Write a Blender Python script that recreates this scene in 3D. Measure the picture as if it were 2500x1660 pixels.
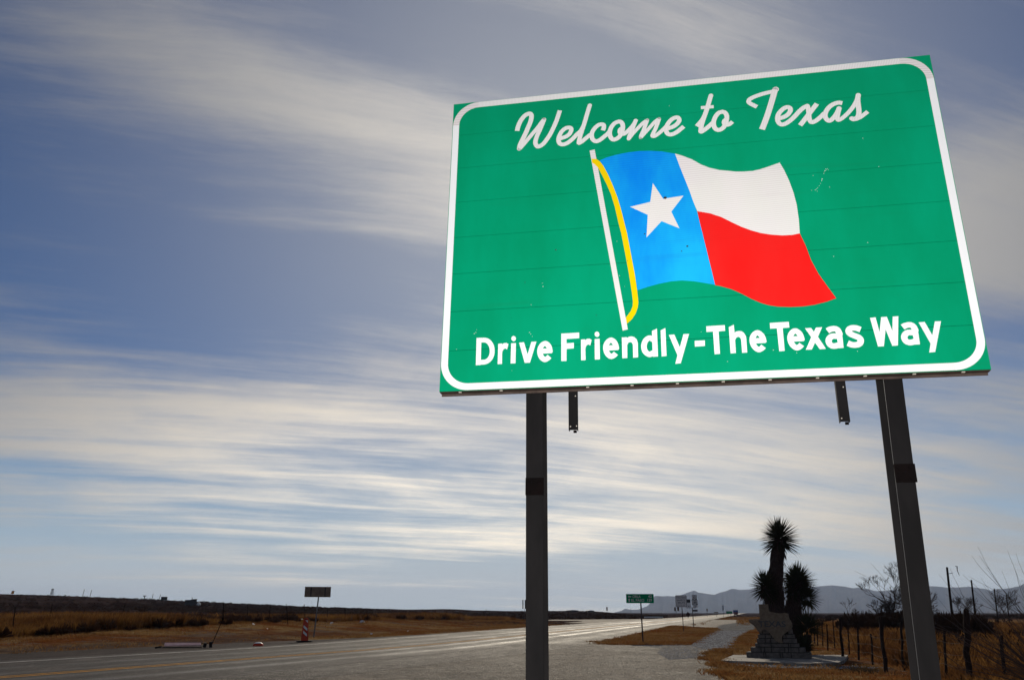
import bpy, math, random
import numpy as np
from mathutils import Vector, Matrix
from mathutils.geometry import tessellate_polygon

for _o in list(bpy.data.objects):
    bpy.data.objects.remove(_o, do_unlink=True)
SC = bpy.context.scene
COL = SC.collection
R = math.radians

# ------------------------------------------------------------------ camera, sky, sun, exposure
CAM_H = 1.6
cd = bpy.data.cameras.new('camera')
cam = bpy.data.objects.new('camera', cd)
COL.objects.link(cam)
cam.location = (0, 0, CAM_H)
cam.rotation_euler = (R(90) + math.atan(665 / 2050), 0, 0)
cd.sensor_fit = 'HORIZONTAL'
cd.sensor_width = 36.0
cd.lens = 36.0 * 2050 / 2500
cd.clip_start = 0.1
cd.clip_end = 60000
SC.camera = cam
SC.view_settings.view_transform = 'Standard'
SC.view_settings.look = 'None'
SC.view_settings.exposure = 0.0
SC.view_settings.gamma = 1.0
SC.view_settings.use_curve_mapping = False
SC.cycles.max_bounces = 6
SC.cycles.transparent_max_bounces = 8
SC.cycles.volume_bounces = 1

SUN_AZ, SUN_EL = 5.0, 27.5
SUN_DIR = Vector((math.sin(R(SUN_AZ)) * math.cos(R(SUN_EL)), math.cos(R(SUN_AZ)) * math.cos(R(SUN_EL)), math.sin(R(SUN_EL))))


class NT:
    """small expression builder over a node tree"""
    def __init__(s, nt):
        s.nt = nt
    def node(s, t, **k):
        n = s.nt.nodes.new(t)
        for a, v in k.items():
            setattr(n, a, v)
        return n
    def put(s, sock, v):
        if v is None:
            return
        if hasattr(v, 'is_output'):
            s.nt.links.new(v, sock)
        else:
            if isinstance(v, (tuple, list)) and len(v) == 3 and len(sock.default_value) == 4:
                v = tuple(v) + (1,)
            sock.default_value = v
    def m(s, op, a, b=None, c=None, clamp=False):
        n = s.node('ShaderNodeMath', operation=op, use_clamp=clamp)
        s.put(n.inputs[0], a); s.put(n.inputs[1], b)
        if c is not None:
            s.put(n.inputs[2], c)
        return n.outputs[0]
    def vm(s, op, a, b=None):
        n = s.node('ShaderNodeVectorMath', operation=op)
        s.put(n.inputs[0], a); s.put(n.inputs[1], b)
        return n.outputs['Value'] if op in ('DOT_PRODUCT', 'LENGTH') else n.outputs[0]
    def xyz(s, x, y, z=0.0):
        n = s.node('ShaderNodeCombineXYZ')
        s.put(n.inputs[0], x); s.put(n.inputs[1], y); s.put(n.inputs[2], z)
        return n.outputs[0]
    def sep(s, v):
        n = s.node('ShaderNodeSeparateXYZ'); s.put(n.inputs[0], v)
        return n.outputs
    def mix(s, f, a, b, blend='MIX'):
        n = s.node('ShaderNodeMix', data_type='RGBA', blend_type=blend)
        s.put(n.inputs[0], f); s.put(n.inputs[6], a); s.put(n.inputs[7], b)
        return n.outputs[2]
    def noise(s, v, scale=1.0, detail=4.0, rough=0.5, dist=0.0):
        n = s.node('ShaderNodeTexNoise')
        s.put(n.inputs['Vector'], v)
        n.inputs['Scale'].default_value = scale; n.inputs['Detail'].default_value = detail
        n.inputs['Roughness'].default_value = rough; n.inputs['Distortion'].default_value = dist
        return n.outputs[0]
    def ss(s, x, a, b, lo=0.0, hi=1.0):
        n = s.node('ShaderNodeMapRange', interpolation_type='SMOOTHSTEP')
        s.put(n.inputs[0], x)
        n.inputs[1].default_value = a; n.inputs[2].default_value = b
        n.inputs[3].default_value = lo; n.inputs[4].default_value = hi
        return n.outputs[0]
    def gauss(s, x, c, w):
        d = s.m('DIVIDE', s.m('SUBTRACT', x, c), w)
        return s.m('EXPONENT', s.m('MULTIPLY', s.m('MULTIPLY', d, d), -1.0))


def build_world():
    w = bpy.data.worlds.new('World')
    SC.world = w
    w.use_nodes = True
    nt = w.node_tree
    nt.nodes.clear()
    N = NT(nt)
    sky = N.node('ShaderNodeTexSky', sky_type='NISHITA')
    sky.sun_disc = False
    sky.sun_elevation = R(SUN_EL)
    sky.sun_rotation = R(SUN_AZ)
    sky.altitude = 1100
    sky.air_density = 1.0
    sky.dust_density = 0.6
    sky.ozone_density = 2.0
    tc = N.node('ShaderNodeTexCoord')
    d = tc.outputs['Generated']
    x, y, z = N.sep(d)
    el = N.m('MULTIPLY', N.m('ARCSINE', z), 57.2958)
    az = N.m('MULTIPLY', N.m('ARCTAN2', x, y), 57.2958)
    cosang = N.vm('DOT_PRODUCT', d, tuple(SUN_DIR))
    ang = N.m('MULTIPLY', N.m('ARCCOSINE', N.m('MINIMUM', cosang, 1.0)), 57.2958)
    glow = N.gauss(ang, 0.0, 24.0)
    glow2 = N.gauss(ang, 0.0, 13.0)
    # plan position of the cirrus sheet above the viewer
    h = N.m('ADD', N.m('MAXIMUM', z, 0.0), 0.13)
    px = N.m('DIVIDE', x, h)
    py = N.m('DIVIDE', y, h)
    th = R(73)
    a = N.m('ADD', N.m('MULTIPLY', px, math.sin(th)), N.m('MULTIPLY', py, math.cos(th)))
    b = N.m('SUBTRACT', N.m('MULTIPLY', px, math.cos(th)), N.m('MULTIPLY', py, math.sin(th)))
    warp = N.noise(N.xyz(N.m('MULTIPLY', a, 0.45), N.m('MULTIPLY', b, 0.6), 3.0), 1.0, 2.0)
    bw = N.m('ADD', b, N.m('MULTIPLY', N.m('SUBTRACT', warp, 0.5), 0.45))
    n1 = N.noise(N.xyz(N.m('MULTIPLY', a, 0.30), N.m('MULTIPLY', bw, 1.1), 4.4), 1.0, 5.0, 0.52, 0.2)
    n2 = N.noise(N.xyz(N.m('MULTIPLY', a, 0.42), N.m('MULTIPLY', bw, 4.2), 7.0), 1.0, 7.0, 0.58, 0.25)
    n3 = N.noise(N.xyz(N.m('MULTIPLY', a, 1.0), N.m('MULTIPLY', b, 1.3), 12.0), 1.0, 7.0, 0.62, 0.3)
    n4 = N.noise(N.xyz(N.m('MULTIPLY', a, 1.6), N.m('MULTIPLY', bw, 12.0), 2.0), 1.0, 9.0, 0.72, 0.1)
    c = lambda n: N.m('SUBTRACT', n, 0.5)
    # cloud banks: a low streaky band and a high sweep that comes down towards the sun
    n5 = N.noise(N.xyz(N.m('MULTIPLY', a, 3.2), N.m('MULTIPLY', bw, 20.0), 9.0), 1.0, 8.0, 0.75, 0.6)
    band1 = N.gauss(el, N.m('ADD', 9.1, N.m('MULTIPLY', az, -0.04)), 5.0)
    sweep = N.m('ADD', 29.0, N.m('MULTIPLY', az, -0.22))
    band2 = N.gauss(el, sweep, 5.0)
    hole = N.m('MULTIPLY', N.gauss(el, 21.5, 5.5), N.ss(az, -4.0, -16.0))
    hole2 = N.m('MULTIPLY', N.gauss(el, 33.0, 7.0), N.gauss(az, 30.0, 7.0))
    low = N.gauss(el, 1.5, 2.4)
    amt = N.m('ADD', N.m('MULTIPLY', band1, 0.70), N.m('MULTIPLY', band2, 0.70))
    amt = N.m('SUBTRACT', amt, N.m('MULTIPLY', hole, 0.30))
    amt = N.m('SUBTRACT', amt, N.m('MULTIPLY', hole2, 0.15))
    amt = N.m('ADD', amt, N.m('MULTIPLY', N.m('MULTIPLY', N.ss(az, 8.0, 20.0), N.ss(el, 14.0, 22.0)), 0.16))
    amt = N.m('ADD', amt, N.m('MULTIPLY', N.ss(el, 30.0, 50.0), 0.42))
    amt = N.m('ADD', amt, N.m('MULTIPLY', c(n1), 1.7))
    fine_k = N.ss(el, 6.0, 24.0, 0.9, 0.75)
    fine = N.m('ADD', N.m('MULTIPLY', c(n2), 1.5), N.m('MULTIPLY', c(n4), 0.75))
    amt = N.m('ADD', amt, N.m('MULTIPLY', fine, fine_k))
    amt = N.m('ADD', amt, N.m('MULTIPLY', c(n3), 1.15))
    amt = N.m('ADD', amt, N.m('MULTIPLY', c(n5), N.ss(el, 12.0, 26.0, 0.15, 0.5)))
    cov = N.ss(amt, -0.04, 1.0)
    # clear air: the physical sky, seen through winter haze low down
    clear = N.mix(1.0, sky.outputs[0], (0.170, 0.280, 0.425), 'MULTIPLY')
    pale = (4.0, 5.2, 6.1)
    clear = N.mix(N.ss(el, 17.0, 0.0, 0.0, 0.78), clear, pale)
    # thin veil that brightens towards the sun
    veil = N.m('MULTIPLY', glow, 0.62)
    clear = N.mix(veil, clear, (5.0, 4.9, 4.8))
    clear = N.mix(N.m('MULTIPLY', low, 0.45), clear, (6.3, 6.0, 5.7))
    grey = N.mix(glow, (2.1, 2.15, 2.3), (7.0, 6.6, 6.0))
    warm = N.m('MULTIPLY', N.gauss(el, 6.5, 8.5), N.gauss(az, -3.0, 24.0))
    grey = N.mix(warm, grey, (13.0, 11.4, 9.1))
    cream = N.mix(N.m('MULTIPLY', glow2, 0.7), grey, (9.4, 8.6, 7.5))
    col = N.mix(N.m('MULTIPLY', cov, 0.92), clear, cream)
    bg = N.node('ShaderNodeBackground')
    N.put(bg.inputs[0], col)
    bg.inputs[1].default_value = 0.1
    out = N.node('ShaderNodeOutputWorld')
    nt.links.new(bg.outputs[0], out.inputs[0])
    w.cycles.sampling_method = 'MANUAL'
    w.cycles.sample_map_resolution = 1024


build_world()
sd = bpy.data.lights.new('sun', 'SUN')
sd.energy = 3.0
sd.angle = R(0.5)
sd.color = (1.0, 0.88, 0.70)
sun = bpy.data.objects.new('sun', sd)
COL.objects.link(sun)
sun.rotation_euler = SUN_DIR.to_track_quat('Z', 'Y').to_euler()
sun.location = (0, 0, 30)

HAZE_D = 0.00006
# ---- measured layout, in metres (board outlines are in the sign's own plane; skyline heights in degrees)
M = [[0.98225, 0.18676, 0.0176], [-0.18741, 0.98102, 0.04985], [-0.00796, -0.05226, 0.9986]]
O = [-0.5156, 5.7752, 3.088]
BW = 3.6055
SCRIPT = [('W', [(0.5284, 2.1218), (0.5355, 2.16), (0.5532, 2.2088), (0.5796, 2.249), (0.6062, 2.2688), (0.6314, 2.2705), (0.642, 2.2456), (0.6354, 2.1993), (0.6143, 2.1393), (0.5917, 2.0798), (0.5691, 2.0283), (0.5531, 1.9878), (0.5486, 1.9558)], 0.0372, 'f', 'r'), ('W', [(0.5519, 1.9555), (0.5829, 1.9923), (0.6155, 2.0348), (0.6515, 2.0809), (0.6876, 2.1271), (0.7172, 2.1704), (0.741, 2.2028)], 0.032, 'r', 'r'), ('W', [(0.7423, 2.2018), (0.7273, 2.1576), (0.7077, 2.1055), (0.6897, 2.0612), (0.6778, 2.0203), (0.6761, 1.9898), (0.6888, 1.9625), (0.7085, 1.9596), (0.738, 1.9793), (0.7641, 2.0146), (0.7903, 2.0577), (0.8166, 2.1164), (0.8397, 2.1758), (0.858, 2.236), (0.868, 2.272)], 0.035, 'r', 'f'), ('e', [(0.8728, 2.0122), (0.9179, 2.0263), (0.9441, 2.0483), (0.9574, 2.0812), (0.951, 2.0992), (0.9314, 2.1053), (0.9085, 2.0983), (0.8822, 2.0743), (0.8624, 2.0344), (0.8568, 1.9968), (0.8672, 1.9672), (0.8915, 1.9558), (0.9273, 1.9663), (0.9665, 1.9981), (0.9993, 2.0345), (1.0288, 2.0617), (1.0487, 2.0978)], 0.0341, 'r', 'r'), ('l', [(1.1035, 2.2909), (1.0914, 2.2474), (1.0759, 2.191), (1.0588, 2.1273), (1.0385, 2.0606), (1.0222, 2.0015), (1.0147, 1.9606), (1.0178, 1.9546), (1.0406, 1.9672), (1.0699, 1.9924), (1.1026, 2.0192)], 0.0335, 'r', 'r'), ('c', [(1.1997, 2.0509), (1.2082, 2.0735), (1.2071, 2.0985), (1.188, 2.1072), (1.1653, 2.1013), (1.139, 2.0776), (1.1198, 2.0454), (1.1137, 2.0119), (1.1228, 1.9768), (1.1465, 1.9579), (1.1755, 1.9665), (1.2081, 1.9919), (1.2374, 2.017), (1.2506, 2.0345)], 0.0341, 'f', 'r'), ('o', [(1.3232, 2.1169), (1.294, 2.1057), (1.2676, 2.0744), (1.2538, 2.0342), (1.2551, 1.9924), (1.2744, 1.9601), (1.303, 1.9626), (1.329, 1.9842), (1.346, 2.02), (1.3541, 2.0608), (1.3512, 2.0915), (1.339, 2.1112), (1.3232, 2.1169)], 0.0341, 'r', 'r'), ('o', [(1.3469, 2.054), (1.3313, 2.0406), (1.3287, 2.0182), (1.3422, 2.0016), (1.3645, 2.001), (1.3872, 2.0192), (1.4168, 2.0499), (1.44, 2.0813), (1.4571, 2.1174)], 0.032, 'r', 'f'), ('m', [(1.4537, 2.1102), (1.4396, 2.07), (1.4188, 2.0156), (1.4018, 1.9799), (1.3947, 1.9537)], 0.0289, 'r', 'r'), ('m', [(1.3953, 1.9536), (1.4244, 1.9924), (1.4671, 2.0404), (1.5066, 2.0813), (1.539, 2.1034)], 0.0289, 'r', 'r'), ('m', [(1.5397, 2.104), (1.5247, 2.0603), (1.5072, 2.0132), (1.4917, 1.9774), (1.4861, 1.9556)], 0.0299, 'r', 'r'), ('m', [(1.4868, 1.9555), (1.5223, 1.9965), (1.5618, 2.041), (1.5981, 2.0821), (1.6279, 2.1033)], 0.0289, 'r', 'r'), ('m', [(1.6289, 2.1032), (1.6162, 2.0649), (1.5951, 2.0109), (1.5785, 1.9752), (1.574, 1.9563), (1.5927, 1.955), (1.6249, 1.9775), (1.6575, 2.0076), (1.687, 2.038)], 0.0305, 'r', 'r'), ('e', [(1.6983, 2.0123), (1.7299, 2.0218), (1.7589, 2.041), (1.7783, 2.0689), (1.774, 2.0939), (1.7557, 2.1017), (1.727, 2.0899), (1.7007, 2.0628), (1.6807, 2.0237), (1.6777, 1.9866), (1.6926, 1.9595), (1.7204, 1.955), (1.7552, 1.9704), (1.7843, 1.9932), (1.8096, 2.0146)], 0.0341, 'r', 'f'), ('t', [(2.0261, 2.2708), (2.0144, 2.234), (1.9988, 2.1827), (1.9816, 2.1318), (1.9593, 2.0704), (1.9423, 2.02), (1.9335, 1.9764), (1.9332, 1.956), (1.9591, 1.9698), (1.9881, 1.9925), (2.0207, 2.0222)], 0.0341, 'r', 'r'), ('t', [(1.9046, 2.0076), (1.9295, 2.0365), (1.9529, 2.0674), (1.9705, 2.1029)], 0.032, 'f', 'r'), ('t', [(1.9452, 2.1683), (2.04, 2.1664)], 0.0274, 'f', 'f'), ('o', [(2.1003, 2.1132), (2.0722, 2.106), (2.0472, 2.0752), (2.0314, 2.0359), (2.0298, 1.9989), (2.0414, 1.9661), (2.065, 1.9553), (2.0933, 1.9687), (2.1138, 2.0004), (2.1263, 2.0398), (2.1284, 2.0769), (2.1179, 2.1025), (2.1003, 2.1132)], 0.0341, 'r', 'r'), ('o', [(2.1199, 2.0436), (2.1074, 2.0309), (2.106, 2.0106), (2.118, 1.9962), (2.141, 1.998), (2.1679, 2.0183)], 0.032, 'r', 'f'), ('T', [(2.3525, 2.1281), (2.3283, 2.1467), (2.3041, 2.1666), (2.2965, 2.1845), (2.3087, 2.2037), (2.3435, 2.221), (2.3934, 2.236), (2.4396, 2.2454), (2.4886, 2.2514)], 0.0329, 'f', 'r'), ('T', [(2.5005, 2.2669), (2.4956, 2.2619)], 0.0457, 'r', 'r'), ('T', [(2.4959, 2.2656), (2.4749, 2.2003), (2.4505, 2.1283), (2.4226, 2.0498), (2.3976, 1.9863), (2.3715, 1.9251)], 0.0426, 'r', 'f'), ('e', [(2.4986, 2.0055), (2.5383, 2.0163), (2.5668, 2.0351), (2.5869, 2.0659), (2.5844, 2.0892), (2.5638, 2.0976), (2.5358, 2.085), (2.506, 2.0533), (2.4903, 2.0183), (2.4909, 1.9796), (2.5087, 1.9537), (2.5353, 1.9536), (2.5729, 1.9756), (2.6119, 2.0114), (2.6483, 2.0512), (2.6807, 2.0788), (2.7086, 2.092)], 0.0341, 'r', 'r'), ('x', [(2.7116, 2.0924), (2.7133, 2.0656), (2.7135, 2.0252), (2.7123, 1.985), (2.7181, 1.9559), (2.7335, 1.9491), (2.7596, 1.9613), (2.7915, 1.9868), (2.8178, 2.0129)], 0.0335, 'r', 'r'), ('x', [(2.6422, 1.9312), (2.6691, 1.9645), (2.7029, 2.0081), (2.7369, 2.0518), (2.7777, 2.104)], 0.035, 'f', 'f'), ('a', [(2.9539, 2.0875), (2.9291, 2.0949), (2.8962, 2.0879), (2.8615, 2.0656), (2.836, 2.0327), (2.8242, 1.9975), (2.8285, 1.9643), (2.8455, 1.947), (2.8668, 1.9562), (2.8934, 1.9858), (2.9147, 2.0197), (2.9264, 2.0457)], 0.0341, 'f', 'r'), ('a', [(2.9313, 2.0506), (2.9181, 2.012), (2.9079, 1.9732), (2.9068, 1.9461), (2.9301, 1.9524), (2.962, 1.9777), (2.9947, 2.0102), (3.0288, 2.0535), (3.0545, 2.098), (3.068, 2.1332)], 0.0305, 'f', 'r'), ('s', [(3.0724, 2.1455), (3.0642, 2.1115), (3.0619, 2.0642), (3.0605, 2.0169), (3.0538, 1.9742), (3.0395, 1.9513), (3.0155, 1.9425), (3.0042, 1.9493)], 0.0359, 'r', 'r'), ('s', [(3.0325, 1.9406), (3.0627, 1.9533), (3.091, 1.9734), (3.1189, 1.9948)], 0.0305, 'r', 'f')]
SANS = [('D', [('s', [(0.2766, 0.3928), (0.2784, 0.1856)], 0.0359), ('s', [(0.2735, 0.3734), (0.3227, 0.3723), (0.3508, 0.3564), (0.37, 0.325), (0.3765, 0.2897), (0.3734, 0.255), (0.3575, 0.2243), (0.3276, 0.2068), (0.2774, 0.2067)], 0.0359)]), ('r', [('p', [(0.4191, 0.34), (0.4474, 0.3407), (0.4499, 0.1868), (0.4185, 0.1868)]), ('p', [(0.4446, 0.3307), (0.461, 0.3426), (0.4793, 0.3432), (0.4937, 0.3338), (0.4839, 0.2931), (0.471, 0.3017), (0.459, 0.2966), (0.4508, 0.2812), (0.4491, 0.2639), (0.4354, 0.2646)])]), ('i', [('p', [(0.547, 0.373), (0.5463, 0.367), (0.544, 0.3616), (0.5404, 0.3574), (0.5358, 0.3548), (0.5306, 0.3542), (0.5255, 0.3554), (0.5208, 0.3585), (0.517, 0.363), (0.5145, 0.3687), (0.5136, 0.3748), (0.5143, 0.3809), (0.5166, 0.3863), (0.5202, 0.3905), (0.5248, 0.3931), (0.53, 0.3938), (0.5352, 0.3925), (0.5399, 0.3894), (0.5436, 0.3849), (0.5461, 0.3792)]), ('p', [(0.5134, 0.3382), (0.5476, 0.3386), (0.547, 0.1869), (0.5119, 0.187)])]), ('v', [('p', [(0.5708, 0.3399), (0.6058, 0.3419), (0.633, 0.2499), (0.6591, 0.3416), (0.6951, 0.3422), (0.6501, 0.1866), (0.6128, 0.1868)])]), ('e', [('s', [(0.7933, 0.2559), (0.7894, 0.2843), (0.7804, 0.3068), (0.7595, 0.3249), (0.7371, 0.3137), (0.7224, 0.2878), (0.721, 0.2565), (0.7316, 0.2247), (0.754, 0.2043), (0.7747, 0.2117), (0.7889, 0.2256)], 0.0372), ('p', [(0.7298, 0.2874), (0.7953, 0.2853), (0.811, 0.255), (0.8028, 0.2492), (0.73, 0.2491)])]), ('F', [('p', [(0.8727, 0.3927), (0.9995, 0.3936), (0.9991, 0.3517), (0.9096, 0.3503), (0.9094, 0.3182), (0.9611, 0.3192), (0.9607, 0.278), (0.9092, 0.2759), (0.9087, 0.1868), (0.872, 0.1877)])]), ('r', [('p', [(1.0116, 0.34), (1.0399, 0.3407), (1.0424, 0.1868), (1.011, 0.1868)]), ('p', [(1.0371, 0.3307), (1.0535, 0.3426), (1.0718, 0.3432), (1.0862, 0.3338), (1.0764, 0.2931), (1.0635, 0.3017), (1.0515, 0.2966), (1.0433, 0.2812), (1.0416, 0.2639), (1.0279, 0.2646)])]), ('i', [('p', [(1.1414, 0.373), (1.1407, 0.367), (1.1384, 0.3616), (1.1348, 0.3574), (1.1302, 0.3548), (1.125, 0.3542), (1.1199, 0.3554), (1.1152, 0.3585), (1.1114, 0.363), (1.1089, 0.3687), (1.108, 0.3748), (1.1087, 0.3809), (1.111, 0.3863), (1.1146, 0.3905), (1.1192, 0.3931), (1.1244, 0.3938), (1.1296, 0.3925), (1.1343, 0.3894), (1.138, 0.3849), (1.1405, 0.3792)]), ('p', [(1.1078, 0.3382), (1.142, 0.3386), (1.1414, 0.1869), (1.1063, 0.187)])]), ('e', [('s', [(1.2569, 0.2559), (1.253, 0.2843), (1.244, 0.3068), (1.2231, 0.3249), (1.2007, 0.3137), (1.186, 0.2878), (1.1846, 0.2565), (1.1952, 0.2247), (1.2176, 0.2043), (1.2383, 0.2117), (1.2525, 0.2256)], 0.0372), ('p', [(1.1934, 0.2874), (1.2589, 0.2853), (1.2746, 0.255), (1.2664, 0.2492), (1.1936, 0.2491)])]), ('n', [('p', [(1.2964, 0.3406), (1.3302, 0.3409), (1.3329, 0.3345), (1.3461, 0.3431), (1.3635, 0.3453), (1.3834, 0.338), (1.3985, 0.3201), (1.4048, 0.2951), (1.4034, 0.1893), (1.3697, 0.1879), (1.3707, 0.2845), (1.3634, 0.3003), (1.3521, 0.304), (1.339, 0.2986), (1.3319, 0.2835), (1.3298, 0.1884), (1.2955, 0.1876)])]), ('d', [('p', [(1.5046, 0.3773), (1.5396, 0.3931), (1.5378, 0.1881), (1.5025, 0.1884)]), ('s', [(1.5215, 0.3036), (1.505, 0.3169), (1.4854, 0.3256), (1.462, 0.3115), (1.4481, 0.2829), (1.4464, 0.2523), (1.4558, 0.2242), (1.4806, 0.2053), (1.5007, 0.2128), (1.5209, 0.2209)], 0.0381)]), ('l', [('p', [(1.5641, 0.3786), (1.5972, 0.3938), (1.5956, 0.1898), (1.5626, 0.1878)])]), ('y', [('p', [(1.6183, 0.3416), (1.6551, 0.3426), (1.6877, 0.2474), (1.7172, 0.3423), (1.7545, 0.3417), (1.6878, 0.1325), (1.6514, 0.1304), (1.669, 0.1907)])]), ('dash', [('p', [(1.789, 0.2887), (1.8568, 0.2893), (1.8551, 0.2487), (1.7883, 0.2473)])]), ('T', [('p', [(1.873, 0.3914), (1.9962, 0.3927), (1.996, 0.3513), (1.9524, 0.3497), (1.9504, 0.1871), (1.9151, 0.1859), (1.915, 0.3506), (1.8717, 0.3497)])]), ('h', [('p', [(2.0216, 0.3759), (2.056, 0.3923), (2.0567, 0.3351), (2.0688, 0.3417), (2.0855, 0.3447), (2.1045, 0.3415), (2.1198, 0.3261), (2.129, 0.3044), (2.1303, 0.2861), (2.1285, 0.1877), (2.0953, 0.1867), (2.0958, 0.282), (2.0901, 0.2974), (2.0782, 0.3035), (2.0654, 0.2972), (2.0565, 0.281), (2.0545, 0.1879), (2.0202, 0.1866)])]), ('e', [('s', [(2.2416, 0.2559), (2.2377, 0.2843), (2.2287, 0.3068), (2.2078, 0.3249), (2.1854, 0.3137), (2.1707, 0.2878), (2.1693, 0.2565), (2.1799, 0.2247), (2.2023, 0.2043), (2.223, 0.2117), (2.2372, 0.2256)], 0.0372), ('p', [(2.1781, 0.2874), (2.2436, 0.2853), (2.2593, 0.255), (2.2511, 0.2492), (2.1783, 0.2491)])]), ('T', [('p', [(2.2926, 0.3914), (2.4158, 0.3927), (2.4156, 0.3513), (2.372, 0.3497), (2.37, 0.1871), (2.3347, 0.1859), (2.3346, 0.3506), (2.2913, 0.3497)])]), ('e', [('s', [(2.4862, 0.2559), (2.4823, 0.2843), (2.4733, 0.3068), (2.4524, 0.3249), (2.43, 0.3137), (2.4153, 0.2878), (2.4139, 0.2565), (2.4245, 0.2247), (2.4469, 0.2043), (2.4676, 0.2117), (2.4818, 0.2256)], 0.0372), ('p', [(2.4227, 0.2874), (2.4882, 0.2853), (2.5039, 0.255), (2.4957, 0.2492), (2.4229, 0.2491)])]), ('x', [('p', [(2.5146, 0.3402), (2.5533, 0.3404), (2.569, 0.3119), (2.5841, 0.3411), (2.624, 0.3415), (2.5903, 0.2749), (2.6311, 0.1881), (2.5928, 0.1872), (2.5676, 0.2352), (2.5427, 0.1877), (2.5043, 0.1876), (2.5478, 0.2749)])]), ('a', [('p', [(2.7076, 0.2959), (2.741, 0.3), (2.7444, 0.2909), (2.7425, 0.1891), (2.7106, 0.1887), (2.7094, 0.2424)]), ('s', [(2.6541, 0.3132), (2.6737, 0.3231), (2.7005, 0.3261), (2.7178, 0.3161), (2.7269, 0.2918), (2.7268, 0.2799)], 0.039), ('s', [(2.7255, 0.2682), (2.6997, 0.2725), (2.6786, 0.2722), (2.6614, 0.2598), (2.6535, 0.241), (2.6581, 0.2185), (2.6737, 0.2054), (2.6946, 0.2043), (2.7243, 0.2121)], 0.039)]), ('s', [('s', [(2.8623, 0.311), (2.8368, 0.3228), (2.8109, 0.3252), (2.7923, 0.3164), (2.7864, 0.3004), (2.7968, 0.2835), (2.8224, 0.2682), (2.8467, 0.2542), (2.8544, 0.2361), (2.8472, 0.2159), (2.8279, 0.2061), (2.7993, 0.2067), (2.7717, 0.2199)], 0.0396)]), ('W', [('p', [(2.9318, 0.3904), (2.9664, 0.3922), (2.9779, 0.2862), (3.001, 0.3917), (3.0367, 0.3919), (3.0575, 0.2905), (3.0728, 0.3909), (3.1079, 0.3918), (3.0775, 0.1886), (3.0435, 0.1866), (3.0173, 0.3046), (2.9915, 0.1873), (2.9555, 0.1871)])]), ('a', [('p', [(3.1767, 0.2959), (3.2101, 0.3), (3.2135, 0.2909), (3.2116, 0.1891), (3.1797, 0.1887), (3.1785, 0.2424)]), ('s', [(3.1232, 0.3132), (3.1428, 0.3231), (3.1696, 0.3261), (3.1869, 0.3161), (3.196, 0.2918), (3.1959, 0.2799)], 0.039), ('s', [(3.1946, 0.2682), (3.1688, 0.2725), (3.1477, 0.2722), (3.1305, 0.2598), (3.1226, 0.241), (3.1272, 0.2185), (3.1428, 0.2054), (3.1637, 0.2043), (3.1934, 0.2121)], 0.039)]), ('y', [('p', [(3.2255, 0.3416), (3.2623, 0.3426), (3.2949, 0.2474), (3.3244, 0.3423), (3.3617, 0.3417), (3.295, 0.1325), (3.2586, 0.1304), (3.2762, 0.1907)])])]
YELLOW = [(1.1101, 1.8059), (1.1458, 1.8005), (1.1715, 1.7756), (1.1991, 1.7314), (1.2304, 1.657), (1.2655, 1.5559), (1.2955, 1.4566), (1.3202, 1.3485), (1.3439, 1.2212), (1.3577, 1.1493), (1.3778, 1.0001), (1.4028, 0.8137), (1.4155, 0.6711), (1.4195, 0.5985), (1.4138, 0.5605), (1.3969, 0.5139), (1.3694, 0.4728), (1.3345, 0.4417), (1.3285, 0.4871), (1.3649, 0.5349), (1.3792, 0.5723), (1.3818, 0.6105), (1.3763, 0.6834), (1.3591, 0.8366), (1.3372, 0.9982), (1.3155, 1.1527), (1.2987, 1.2354), (1.2748, 1.3736), (1.2497, 1.4822), (1.2191, 1.5712), (1.1879, 1.6503), (1.1563, 1.7247), (1.1284, 1.7607), (1.1133, 1.7706)]
POLE = [(1.0959, 1.8811), (1.1344, 1.8866), (1.3397, 0.399), (1.3038, 0.3917)]
BLUE = [(1.1707, 1.7851), (1.2244, 1.8062), (1.3006, 1.8232), (1.3859, 1.8336), (1.4706, 1.8368), (1.5545, 1.8296), (1.6376, 1.8152), (1.7332, 1.7859), (1.7599, 1.6798), (1.7904, 1.5693), (1.8205, 1.4605), (1.8421, 1.3695), (1.8649, 1.2794), (1.8829, 1.1603), (1.8927, 1.1052), (1.911, 0.9788), (1.932, 0.8345), (1.9528, 0.6968), (1.89, 0.714), (1.8139, 0.7337), (1.7283, 0.7459), (1.6545, 0.7447), (1.5668, 0.7313), (1.4872, 0.7124), (1.4175, 0.6914), (1.4028, 0.8137), (1.3778, 1.0001), (1.3577, 1.1493), (1.3439, 1.2212), (1.3202, 1.3485), (1.2955, 1.4566), (1.2655, 1.5559), (1.2304, 1.657), (1.1991, 1.7314)]
WHITE = [(1.7332, 1.7859), (1.7827, 1.7643), (1.8536, 1.7243), (1.9142, 1.6748), (1.9752, 1.6391), (2.0453, 1.6133), (2.1123, 1.5996), (2.1547, 1.589), (2.2163, 1.5829), (2.278, 1.582), (2.3361, 1.592), (2.4036, 1.6115), (2.4711, 1.6326), (2.4957, 1.568), (2.5217, 1.4768), (2.5421, 1.3769), (2.5539, 1.2791), (2.5567, 1.1583), (2.5522, 1.0496), (2.4969, 1.0419), (2.438, 1.0432), (2.3629, 1.0553), (2.2921, 1.0735), (2.226, 1.1014), (2.164, 1.1341), (2.0979, 1.1775), (2.0315, 1.2239), (1.9549, 1.2612), (1.8659, 1.287), (1.8421, 1.3695), (1.8205, 1.4605), (1.7904, 1.5693), (1.7599, 1.6798)]
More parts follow.
